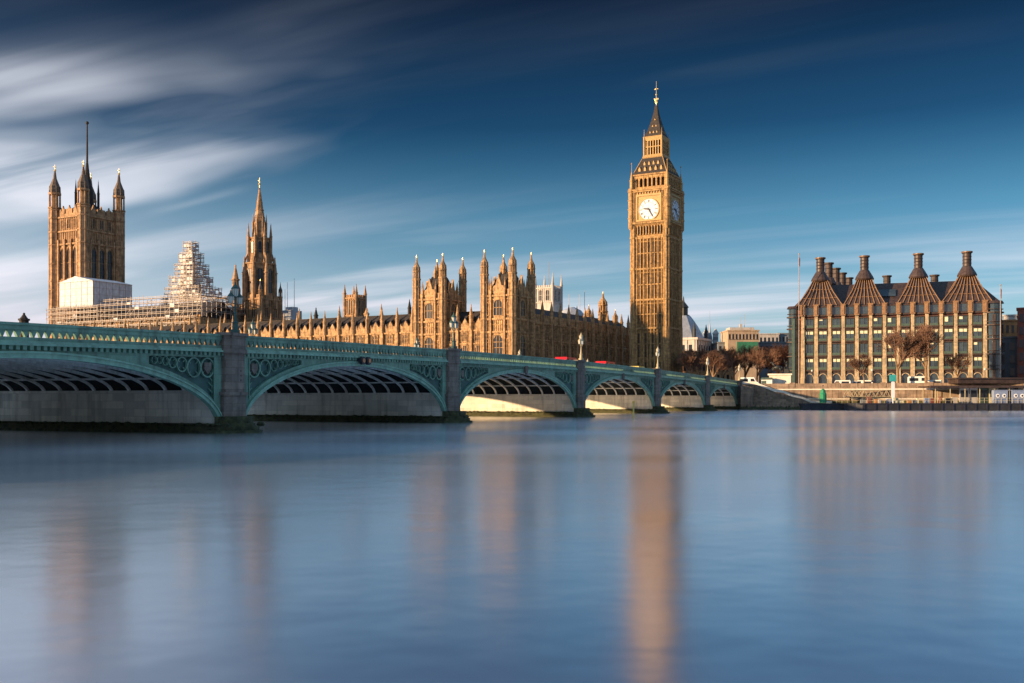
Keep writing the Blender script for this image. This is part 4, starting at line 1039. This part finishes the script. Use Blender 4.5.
# rounded end bays with stacked balconies
for s_, xe, rb_ in ((-1, .4, 1.9), (1, PL-1.9, 2.5)):
    m = MB()
    for f in range(6):
        z0 = ZF[f] if f < 6 else 28
        m.fr(xe, 1.6, rb_, rb_, z0-.25, z0+.05, 14); m.fr(xe, 1.6, rb_-.1, rb_-.1, z0+.75, z0+.85, 14)
    m.fr(xe, 1.6, rb_, rb_-.4, 27.9, 28.6, 14)
    m.build('balcony_stack', 'bronze', ph)
    g = MB(); g.fr(xe, 1.8, rb_-.5, rb_-.5, 5, 28, 14); g.build('corner_glazing', 'phglass', ph)
    p_ = MB(); p_.box(xe-.35, xe+.35, -.35, .5, 5, 25); p_.build('corner_pilaster', 'phgreen' if s_ < 0 else 'bronze', ph)
# side windows
m = MB()
for f in range(1, 5):
    for k in range(9):
        for xs_ in (.6-.03, PL-.6-.02): m.box(xs_, xs_+.05, 4+k*4.2, 6.8+k*4.2, ZF[f]+.2, ZF[f+1]-.8)
m.build('side_windows', 'phglass', ph)
# roof
RZ0, RZ1 = 28.35, 35.0
mb = MB(); vs = [(.3, .4, RZ0), (PL-.3, .4, RZ0), (PL-.3, DP, RZ0), (.3, DP, RZ0), (5.8, 8.2, RZ1), (PL-5.8, 8.2, RZ1), (PL-5.8, DP-8, RZ1), (5.8, DP-8, RZ1)]
mb.add(vs, [(0, 1, 5, 4), (1, 2, 6, 5), (2, 3, 7, 6), (3, 0, 4, 7), (4, 5, 6, 7)])
rf = mb.build('roof', 'bronze', ph)
mb = MB(); mb.add([(19.5, 2.9, 30.9), (26.5, 2.9, 30.9), (26.5, 5.2, 33), (19.5, 5.2, 33), (19.5, 3.6, 30.7), (26.5, 3.6, 30.7)], [(0, 1, 2, 3)]); mb.build('rooflight', 'phglass', rf)
fans = [(7.1, 6.3), (18.6, 6.0), (31.0, 6.2), (42.6, 6.3)]
FX = [((152-42)/(838-42)*PL, 0), ((327-42)/(838-42)*PL, 0), ((535-42)/(838-42)*PL, 0), ((717-42)/(838-42)*PL, 0)]
FW = [(60, 242), (246, 408), (452, 616), (618, 802)]
def cx_(v): return (v-42)/(838-42)*PL
for (fx, _), (wa, wb) in zip(FX, FW):
    a_, b_ = cx_(wa), cx_(wb); yb = 4.6
    fm = MB(); n_ = 9
    fm.add([(a_, .1, 28.4), (b_, .1, 28.4), (fx+1.7, yb-1.0, 36.2), (fx-1.7, yb-1.0, 36.2), (a_, 8.5, 28.4), (b_, 8.5, 28.4), (fx+1.7, yb+1.4, 36.2), (fx-1.7, yb+1.4, 36.2)], [(0, 1, 2, 3), (1, 5, 6, 2), (5, 4, 7, 6), (4, 0, 3, 7), (3, 2, 6, 7)])
    fo_ = fm.build('fan_roof', 'bronze', ph)
    rb = MB()
    for j in range(n_):
        q = j/(n_-1); xb_ = a_+(b_-a_)*q; xt = fx-1.7+3.4*q
        xm = xb_*.45+xt*.55+(xt-xb_)*.04
        rb.tube((xb_, -.05, 28.5), (xm, (yb-1.0)*.50-.15, 32.5), .13, .13, 4); rb.tube((xm, (yb-1.0)*.50-.15, 32.5), (xt, yb-1.15, 36.3), .13, .1, 4)
        if j < n_-1:
            for tt_ in (.3, .62):
                xa_ = xb_+(xt-xb_)*tt_; q2 = (j+1)/(n_-1); xc_ = (a_+(b_-a_)*q2)*(1-tt_)+(fx-1.7+3.4*q2)*tt_; z_ = 28.4+7.8*tt_; y_ = .05+(yb-1.05)*tt_-.06
                rb.tube((xa_, y_, z_), (xc_, y_, z_), .07, .07, 4)
    for s_, xx in ((-1, a_), (1, b_)): rb.tube((xx, 8.5, 28.4), (fx+s_*1.7, yb+1.4, 36.3), .15, .15, 4); rb.tube((xx, 4.2, 28.4), (fx+s_*1.7, yb+.2, 36.3), .15, .15, 4)
    rb.build('roof_ribs', 'bronzelt', fo_)
    ch = MB(); cy = yb+.1
    ch.prof(fx, cy, [(2.2, 35.6), (2.45, 36.0), (2.2, 36.6), (1.7, 37.5), (1.2, 38.4)], 16)
    for z_ in (38.4, 39.3, 40.2, 41.1): ch.prof(fx, cy, [(1.16, z_), (1.05, z_+.12), (1.05, z_+.78), (1.16, z_+.9)], 16)
    ch.prof(fx, cy, [(1.15, 42.0), (1.36, 42.15), (1.36, 42.5), (.9, 42.55)], 16)
    ch.k = 1; ch.fr(fx, cy, 1.40, 1.40, 42.2, 42.35, 16)
    ch.build('chimney', ['bronze', 'bronzelt'], ph)
# rear chimneys
base = Matrix.Translation((Lp.x, Lp.y, 0)) @ Matrix.Rotation(PZ, 4, 'Z'); inv = base.inverted()
for (vpx, y_top, D_) in ((828.7, 262.7, 294), (836, 268, 306), (842.3, 272.7, 318), (849, 277.5, 331), (887, 275.5, 318), (934.5, 274.8, 312)):
    pw_ = Vector(at(vpx, y_top, D_)); l_ = inv @ pw_; zt = pw_.z/.967
    ch = MB(); ch.prof(l_.x, l_.y, [(2.0, zt-6.6), (2.1, zt-6.2), (1.3, zt-4.4)], 14)
    for k in range(3): ch.prof(l_.x, l_.y, [(1.15, zt-4.4+k*1.3), (1.05, zt-4.3+k*1.3), (1.05, zt-3.2+k*1.3), (1.15, zt-3.1+k*1.3)], 14)
    ch.prof(l_.x, l_.y, [(1.3, zt-.5), (1.4, zt-.4), (1.4, zt-.05), (.9, zt)], 14); ch.build('chimney', 'bronze', ph)

# flagpoles
for (px0, ytop, D_, lab) in ((799, 254, 283, 'slim flagpole at the left end of the office block'), (1000.5, 285, 262, 'slim flagpole at the right end of the office block')):
    x, y, z_ = at(px0, ytop, D_); t = thing('flagpole', lab, 'flagpole', (x, y, 5), 0, 'flagpoles beside the office block')
    mb = MB(); mb.tube((0, 0, 0), (0, 0, z_-5), .16, .09, 6); mb.ball((0, 0, z_-5), .22); mb.build('pole', 'scaf', t)
    mb = MB(); mb.add([(0, 0, z_-5.6), (.35, .1, z_-6.2), (.3, .12, z_-8.4), (0, 0, z_-8.2)], [(0, 1, 2, 3)]); mb.build('flag', 'redp', t)

# ------------------------------------------------------------------ buildings behind
def block(name, lab, px0, px1, ytop, D_, m, depth=14, z0=5, rows=0, cols=0, roof=None, cat='building'):
    xa, _, zt = at(px0, ytop, D_); xb = at(px1, ytop, D_)[0]
    t = thing(name, lab, cat, ((xa+xb)/2, D_, 0), -math.atan(((px0+px1)/2-512)/F) if px0 > 990 else 0); h_ = (xb-xa)/2
    mb = MB(); mb.box(-h_, h_, 0, depth, z0, zt); mb.box(-h_-.25, h_+.25, -.25, depth+.25, zt, zt+.45); mb.build('wall', m, t)
    for r_ in range(rows):
        for c_ in range(cols):
            w_ = MB(); wx = -h_+(c_+.5)*2*h_/cols; ww = h_/cols*.5; z_ = zt-1.2-r_*3.4
            w_.box(wx-ww, wx+ww, -.03, .05, z_-1.9, z_); w_.box(wx-ww-.1, wx+ww+.1, -.18, -.0, z_-2.1, z_-1.95); w_.build('window', 'glass', t)
    return t, h_, zt
# domed government building
x, y, _ = at(683.5, 300, 420); t = thing('domed_building', 'pale stone building with concave grey lead dome right behind the clock tower', 'building', (x, y, 0), PRZ)
mb = MB(); mb.box(-8.6, 8.6, -8.6, 8.6, 5, 25.5); mb.box(-9.1, 9.1, -9.1, 9.1, 25.5, 26.4)
for k in range(4): mb.M = FM(k, 8.6); [mb.box(u-.3, u+.3, 0, .3, 14, 25.4) for u in (-7.5, -4.5, -1.5, 1.5, 4.5, 7.5)]
mb.M = Matrix(); mb.build('wall', 'abbey', t)
for k in range(4):
    for u in (-6, -3, 0, 3, 6): w_ = MB(); w_.M = FM(k, 8.6); w_.box(u-.7, u+.7, 0, .05, 20, 23.6); w_.build('window', 'glass', t)
mb = MB(); mb.prof(0, 0, [(7.9, 26.4), (7.0, 28.5), (5.4, 31.5), (3.8, 34), (2.6, 35.6)], 12); mb.build('dome', 'lead', t)
mb = MB(); mb.prof(0, 0, [(2.2, 35.6), (2.2, 36), (1.6, 36.1), (1.6, 38.8), (2.0, 39), (1.2, 40.2), (.4, 41.3), (.1, 43.5)], 8)
for s_ in (-1, 1): pinn(mb, s_*7, -7, .6, 26.4, 29.5, 32.5); pinn(mb, s_*7, 7, .6, 26.4, 29.5, 32.5)
mb.build('lantern', 'bronzest', t)
# twin turret building
t, h_, zt = block('turreted_building', 'white banded building with twin turrets and a thin central spike', 703, 719, 340, 430, 'white', rows=2, cols=3)
for s_ in (-1, 1):
    mb = MB()
    for k in range(7): mb.k = k % 2; mb.fr(s_*h_*.7, .5, 1.25, 1.25, 24+k*1.5, 25.5+k*1.5, 8)
    mb.k = 0; mb.prof(s_*h_*.7, .5, [(1.5, 34.5), (1.4, 35), (.6, 36.6), (.1, 37.2)], 8); mb.build('turret', ['white', 'grey'], t)
mb = MB(); mb.prof(0, 3, [(1.1, 25), (1.1, 33), (.5, 36), (.12, 40)], 8); mb.tube((0, 3, 40), (0, 3, 46), .12, .06, 4); mb.build('spike', 'lead', t); t.scale = (.85, .85, .84)
t, h_, zt = block('office_building', 'cream penthouse block with long window band above green netting', 728, 759, 331, 404, 'beige', rows=1, cols=9)
mb = MB(); mb.box(-2.6, 5.4, -.6, -.3, 20, 24.4); mb.build('netting', 'net', t)
mb = MB(); mb.box(-1, 0, 2, 3, zt+.45, zt+2.8); mb.box(-h_+1, h_-1.5, 1.5, 9, zt+.45, zt+1.5); mb.tube((1, 3, zt), (1, 3, zt+7), .12, .08, 4); mb.tube((-.5, 3, zt), (-.5, 3, zt+5.5), .12, .08, 4); mb.build('plant_room', 'white', t)
block('office_building', 'long low grey office building with dark parapet behind the bare trees', 718, 792, 343, 410, 'grey', rows=3, cols=16)
block('office_building', 'pale stone office building between the penthouse block and the grey one', 759, 779, 334.5, 425, 'abbey', rows=3, cols=5)
block('office_building', 'dark grey block at the left shoulder of the chimneyed office block', 778, 796, 334, 426, 'grey', rows=3, cols=5)
block('office_building', 'low brown brick terrace glimpsed behind the bare trees by the clock tower', 668, 735, 352, 370, 'orange', rows=3, cols=14)
block('office_building', 'orange brick building with pale window surrounds at the right edge', 1001, 1030, 321, 300, 'orange', rows=4, cols=6)
t, h_, zt = block('office_building', 'dark grey block below the orange brick building on the right', 1000, 1034, 338, 282, 'grey', depth=10, rows=4, cols=4)
t, h_, zt = block('brick_house', 'dark red brick corner building cut by the right edge', 1018.5, 1040, 309, 275, 'brick', rows=7, cols=3, depth=6)
block('office_building', 'distant pale office slab rising over the orange brick building', 1004, 1016, 316, 330, 'white', rows=1, cols=3)

# ------------------------------------------------------------------ statue and plinth
x, y, _ = at(780.5, 383, 259)
t = thing('plinth', 'pale granite plinth carrying the dark chariot statue', 'plinth', (x, y, 5), EZ)
mb = MB(); mb.box(-2.9, 2.9, -1.7, 1.7, 0, .5); mb.box(-2.6, 2.6, -1.5, 1.5, .5, 3.3); mb.box(-2.9, 2.9, -1.8, 1.8, 3.3, 3.7); mb.build('block', 'coping', t)
t = thing('chariot_statue', 'dark bronze statue of a charioteer with two rearing horses', 'statue', (x, y, 8.7), EZ)
for s_ in (-.6, .6):
    mb = MB(); yb = s_
    mb.ball((-.7, yb, 1.55), .55, 8, 6, 1.7, .75, .9); mb.tube((-1.2, yb, 1.8), (-1.9, yb, 2.7), .36, .2, 7); mb.ball((-2.1, yb, 2.75), .2, 6, 5, 1.9, .8, .9)
    mb.tube((-1.2, yb, 1.35), (-1.9, yb+.1, 1.5), .2, .13); mb.tube((-1.9, yb+.1, 1.5), (-2.0, yb+.1, .95), .12, .08)
    mb.tube((-1.2, yb, 1.35), (-1.8, yb-.15, 1.1), .2, .13); mb.tube((-1.8, yb-.15, 1.1), (-1.6, yb-.15, .6), .12, .08)
    for q in (-.2, .2): mb.tube((-.1, yb+q, 1.4), (.15, yb+q, .75), .26, .14); mb.tube((.15, yb+q, .75), (-.1, yb+q, 0), .12, .08)
    mb.tube((.25, yb, 1.7), (.6, yb, .9), .12, .04); mb.build('horse', 'bronzest', t, True)
mb = MB(); mb.box(1.0, 2.2, -.7, .7, .7, .85); mb.box(.95, 1.1, -.75, .75, .7, 1.7)
for s_ in (-1, 1):
    mb.M = Matrix.Translation((1.5, s_*.85, .6)) @ Matrix.Rotation(math.pi/2, 4, 'X'); mb.fr(0, 0, .6, .6, -.06, .06, 14); mb.M = Matrix()
mb.tube((1, 0, .8), (-.8, 0, 1.2), .07); mb.build('chariot', 'bronzest', t)
mb = MB(); mb.prof(1.55, 0, [(.45, .85), (.3, 1.8), (.36, 2.3), (.12, 2.6)], 8); mb.ball((1.55, 0, 2.85), .2, 8, 6, .9, .9, 1.15)
mb.tube((1.5, .3, 2.35), (1.1, .75, 2.9), .1, .07); mb.tube((1.1, .75, 2.9), (.8, .9, 3.4), .07, .05); mb.tube((1.5, -.3, 2.35), (1.2, -.7, 2.7), .1, .07); mb.tube((.85, .9, 2.2), (.75, .9, 4.3), .04, .02)
mb.build('charioteer', 'bronzest', t, True)

# ------------------------------------------------------------------ bare trees
def tree_mesh(seed, H, levels=5, spread=.55):
    rd = random.Random(seed); tr_ = MB(); cr_ = MB()
    def grow(p, d, ln, r, lv):
        q = p+d*ln; mbx = tr_ if lv <= 1 else cr_
        mbx.tube(p, q, r, r*.72, 6 if lv < 2 else 3)
        if lv >= levels: return
        nch = 3
        for k in range(nch):
            ax = d.orthogonal().normalized(); ax.rotate(Matrix.Rotation(rd.uniform(0, 2*math.pi), 3, d))
            nd = (d+ax*rd.uniform(.35, .95)*spread*1.6+Vector((0, 0, .12))).normalized()
            grow(p+d*ln*rd.uniform(.65, 1) if lv > 0 else q, nd, ln*rd.uniform(.58, .82), max(r*.56, .024), lv+1)
        if lv < levels-1: grow(q, (d+Vector((rd.uniform(-.2, .2), rd.uniform(-.2, .2), .1))).normalized(), ln*.75, r*.7, lv+1)
    grow(Vector((0, 0, 0)), Vector((0, 0, 1)), H*.27, H*.022, 0)
    return tr_, cr_
protos = []
for sd_, (nm) in ((1, 'a'), (2, 'b'), (5, 'c')):
    t = thing('bare_tree', 'x', 'tree'); a_, b_ = tree_mesh(sd_, 14, 6); a_.build('trunk', 'bark', t); b_.build('crown', 'twig', t); protos.append(t)
tl = [(690, 300, 13.5, 'bare brown tree touching the right side of the clock tower base'),
      (700, 318, 15, 'bare tree below the concave grey dome'),
      (713, 296, 13, 'low bare tree below the twin white turrets'),
      (722, 330, 15.5, 'bare tree between the twin turrets and the penthouse block'),
      (733, 305, 14.5, 'bare reddish tree left of the netted building'),
      (745, 322, 16, 'wide bare tree directly below the green netting'),
      (757, 300, 14.5, 'bare tree behind the white van at the bridge end'),
      (768, 318, 16, 'tall bare tree left of the chariot statue'),
      (779, 305, 15.5, 'bare tree standing right behind the chariot statue'),
      (789, 325, 16, 'bare tree at the left flank of the chimneyed office block'),
      (898, 256, 17.5, 'tall slim bare tree before the office block, right of its middle'),
      (926, 255, 18, 'bare tree before the office block with pale crooked trunk'),
      (864, 258, 10, 'small bare tree before the left half of the office block'),
      (958, 257, 10.5, 'small bare tree before the right half of the office block')]
for i, (px0, D_, H_, lab) in enumerate(tl):
    src = protos[i % 3]; t = src if i < 3 else dup(src)
    x, y, _ = at(px0, 380, D_); t.location = (x, y, 5); k = H_/14*.98; wd_ = 1.0 if i in (10, 11) else (1.0 if i > 11 else 1.15); t.scale = (k*wd_, k*wd_, k*(1.0)); t.rotation_euler = (0, 0, i*1.7); tag(t, lab, 'tree', 'bare winter trees')

# ------------------------------------------------------------------ vehicles on the embankment, pontoons, kiosks
wv = make_van('whitep', 'delivery_van', 2.5, 2.7)
vl = [(749, 251, 'white van parked at the right end of the bridge', 1.0), (841, 262, 'white van leftmost before the office block pilasters', 1), (851, 262.5, 'white van second from left before the office block', .9), (863, 262, 'white van just right of the first pair before the office block', 1),
      (919, 258, 'large white van parked between the two tall bare trees', 1.15), (932, 258.5, 'white van right beside the larger white one near the tall trees', 1.0)]
for i, (px0, D_, lab, k) in enumerate(vl):
    t = wv if i == 0 else dup(wv); x, y, _ = at(px0, 383, D_); t.location = (x, y, 5.02); t.rotation_euler = (0, 0, EZ+(math.pi if i % 2 else 0)); t.scale = (k*.85, k*.85, k*(1.05 if i in (0, 4) else .85)); tag(t, lab, 'van', 'white vans along the embankment')
# marker
x, y, _ = at(823, 400, 236)
t = thing('pier_marker', 'bright green domed marker drum on the small dark pontoon', 'marker', (x, y, 1.6))
mb = MB(); mb.prof(0, 0, [(.75, 0), (.75, 2.0), (.6, 2.3), (.5, 2.9), (.1, 3.2)], 12); mb.build('drum', 'mark', t); mb = MB(); mb.tube((0, 0, 3.1), (0, 0, 3.9), .05); mb.ball((0, 0, 3.9), .15); mb.build('mast', 'ink', t)
def pontoon(name, lab, pxa, pxb, D_, z1, depth):
    xa = at(pxa, 400, D_)[0]; xb = at(pxb, 400, D_)[0]; t = thing(name, lab, 'pontoon', (xa, D_, 0), 0); Lg = xb-xa
    mb = MB(); mb.prism([(0, .8), (1.2, 0), (Lg, 0), (Lg, depth), (0, depth)], -.6, z1); mb.k = 1; mb.box(.1, Lg, -.1, -.02, z1-.25, z1-.05)
    for k in range(int(Lg/2.4)): mb.box(1.4+k*2.4, 1.7+k*2.4, -.16, -.02, -.3, z1-.2)
    mb.build('hull', ['black', 'ink'], t)
    r_ = MB(); k = 0; x = 1.2
    while x < Lg: r_.tube((x, .3, z1), (x, .3, z1+1.1), .045, .045, 4); x += 1.2
    for z_ in (.55, 1.1): r_.tube((1.2, .3, z1+z_), (Lg, .3, z1+z_), .04, .04, 4)
    r_.build('railing', 'cream', t)
    return t, Lg
pontoon('pontoon', 'small dark pontoon below the green marker drum', 805, 858, 236, 1.5, 6)
pt, Lg = pontoon('pontoon', 'long black hulled passenger pontoon with canopies on the right', 857, 1075, 226, 1.6, 9)
# canopy and waiting rooms on the pontoon
xa0 = pt.location.x
def lx(px0): return (px0-512)/F*228-xa0
cn = MB(); cn.box(lx(930), Lg, .8, 8.6, 5.0, 5.3); cn.box(lx(928), Lg, .6, .8, 4.9, 5.4); cn.build('canopy', 'bronze', pt)
cn = MB(); x = lx(934)
while x < Lg: cn.tube((x, 1.2, 1.6), (x, 1.2, 5.0), .08, .08, 6); cn.tube((x, 8, 1.6), (x, 8, 5.0), .08, .08, 6); x += 3.2
cn.build('canopy_posts', 'cream', pt)
cn = MB(); cn.box(lx(960), Lg, 3, 8.4, 5.9, 6.9); cn.box(lx(958), Lg, 2.6, 8.6, 6.9, 7.15); cn.build('upper_roof', 'bronze', pt)
rr = random.Random(3); x = lx(962); k = 0
while x < Lg-3:
    m_ = ['blind', 'white', 'cream', 'phgreen', 'bluep'][rr.randrange(4)]
    q = MB(); wq = rr.uniform(1.2, 2.6); q.box(x, x+wq, 3.2, 3.5, 1.6, 4.9); q.k = 1; q.box(x+.25, x+wq-.25, 3.13, 3.2, 2.9, 4.4); q.build('partition', [m_, 'glass'], pt); x += wq+.2
rr = random.Random(9); x = lx(861)
while x < lx(960):
    m_ = ['blind', 'orange', 'cream', 'black', 'bluep', 'brick', 'white', 'grey', 'whitep'][rr.randrange(9)]; wq = rr.uniform(.4, 1.5); hq_ = rr.uniform(.5, 1.5); yq = rr.uniform(1, 7)
    q = MB(); q.box(x, x+wq, yq, yq+.5, 1.6, 1.6+hq_); q.box(x+.08, x+wq-.08, yq-.05, yq, 1.75, 1.5+hq_*.8)
    q.build('locker', m_, pt); x += wq*rr.uniform(.7, 1.3)
# kiosks
for (px0, lab) in ((1001, 'pale blue ticket kiosk with round emblems on the long pontoon'), (1019, 'pale blue ticket kiosk nearest the right edge on the long pontoon')):
    x, y, _ = at(px0, 395, 227); t = thing('ticket_kiosk', lab, 'kiosk', (x, y, 1.6), 0, 'ticket kiosks on the pontoon')
    mb = MB(); mb.box(-1.5, 1.5, 0, 1.2, 0, 2.7); mb.box(-1.65, 1.65, -.12, 1.3, 2.7, 2.85); mb.build('cabin', 'bluep', t)
    for s_ in (-.7, .7):
        q = MB(); q.M = Matrix.Translation((s_, -.01, 1.6)) @ Matrix.Rotation(math.pi/2, 4, 'X'); q.fr(0, 0, .42, .42, 0, .05, 16); q.k = 1; q.fr(0, 0, .2, .2, .05, .08, 12); q.build('emblem', ['whitep', 'ink'], t)
# gangway trusses
for (pa, pb, D_, zb, lab) in ((846, 905, 238, 3.0, 'pale lattice gangway left of the teal sign'), (905, 962, 238, 3.0, 'pale lattice gangway right of the teal sign')):
    xa = at(pa, 400, D_)[0]; xb = at(pb, 400, D_)[0]; t = thing('gangway', lab, 'gangway', (xa, D_, zb), 0, 'gangways to the pontoon'); Lq = xb-xa
    mb = MB(); n_ = 8
    for y_ in (0, 2.2):
        for z_ in (0, 1.5): mb.tube((0, y_, z_), (Lq, y_, z_), .09, .09, 4)
        for k in range(n_):
            xm0, xm1, xm2 = Lq*k/n_, Lq*(k+.5)/n_, Lq*(k+1)/n_; mb.tube((xm0, y_, 0), (xm1, y_, 1.5), .07, .07, 4); mb.tube((xm1, y_, 1.5), (xm2, y_, 0), .07, .07, 4)
    mb.build('truss', 'cream', t); mb = MB(); mb.box(0, Lq, .1, 2.1, -.12, -.02); mb.build('walkway', 'grey', t)
    mb = MB(); 
    for q in (.1, .9): mb.tube((Lq*q, 1.1, -3.6), (Lq*q, 1.1, -.12), .16, .16, 6)
    mb.build('pile', 'black', t)
# teal sign on post
x, y, _ = at(893, 400, 225.5); t = thing('sign_post', 'tall white panel sign topped with a teal board at the pontoon edge', 'sign', (x, y, 1.6))
mb = MB(); mb.tube((0, 0, 0), (0, 0, 6.2), .09, .09, 6); mb.box(-.35, .35, -.1, -.0, 1.2, 4.6); mb.build('panel', 'whitep', t); mb = MB(); mb.box(-.7, .7, -.14, .14, 4.7, 6.1); mb.build('board', 'teal', t)
# yellow mooring pole
x, y = (633.5-512)/F*138, 138; t = thing('mooring_pole', 'slim yellow pole standing in the water before the fourth arch', 'pole', (x, y, -1))
mb = MB(); mb.tube((0, 0, 0), (0, 0, 3.2), .1, .1, 6); mb.box(-.16, .16, -.16, .16, 3.0, 3.3); mb.build('shaft', 'yellowp', t)
# clutter: benches and lamps along the embankment
for i, (px0, lab) in enumerate(((812, 'short black lamp standard on the river wall by the steps'), (872, 'short black lamp standard on the river wall left of the teal sign'), (985, 'short black lamp standard on the river wall near the right edge'))):
    k_ = (px0-512)/F; best = min(np.arange(0, 100, .2), key=lambda q: abs(EM(q)[0]/EM(q)[1]-k_)); ex, ey = EM(float(best), -.1)
    if i == 0:
        l0 = thing('embankment_lamp', lab, 'street lamp'); mb = MB(); mb.prof(0, 0, [(.25, 0), (.12, .5), (.07, .7), (.06, 2.4), (.1, 2.5)], 8); mb.build('post', 'ink', l0); mb = MB(); mb.ball((0, 0, 2.75), .27); mb.build('globe', 'lampglass', l0); tl_ = l0
    else: tl_ = dup(l0)
    tl_.location = (ex, ey, 6.3); tag(tl_, lab, 'street lamp', 'lamp standards on the river wall')
# hoarding booth by the plinth
x, y, _ = at(767, 380, 257); t = thing('souvenir_stall', 'small green and white stall between the white van and the statue plinth', 'stall', (x, y, 5.02), EZ)
mb = MB(); mb.box(-1.3, 1.3, -.8, .8, 0, 2.2); mb.build('cabin', 'whitep', t); mb = MB(); mb.xz([(-1.5, 2.2), (1.5, 2.2), (1.2, 2.7), (-1.2, 2.7)], -1, 1); mb.box(-1.25, -.1, -.84, -.8, .9, 1.9); mb.build('awning', 'phgreen', t)

# ------------------------------------------------------------------ hospital on the east bank (outside the view, casts the morning shade)
t = thing('hospital_block', 'long stone hospital block on the near bank upstream of the bridge', 'building', B(262, -75, 0), BRZ)
mb = MB(); mb.box(0, 7, -112, 0, .9, 34); mb.box(-.6, 7.6, -112.6, .6, 34, 35); mb.build('wall', 'white', t)
for r_ in range(7): w_ = MB(); [w_.box(-.06, .05, -4-k*4.4, -1.6-k*4.4, 3+r_*4.1, 5.4+r_*4.1) for k in range(24)]; w_.build('window', 'glass', t)
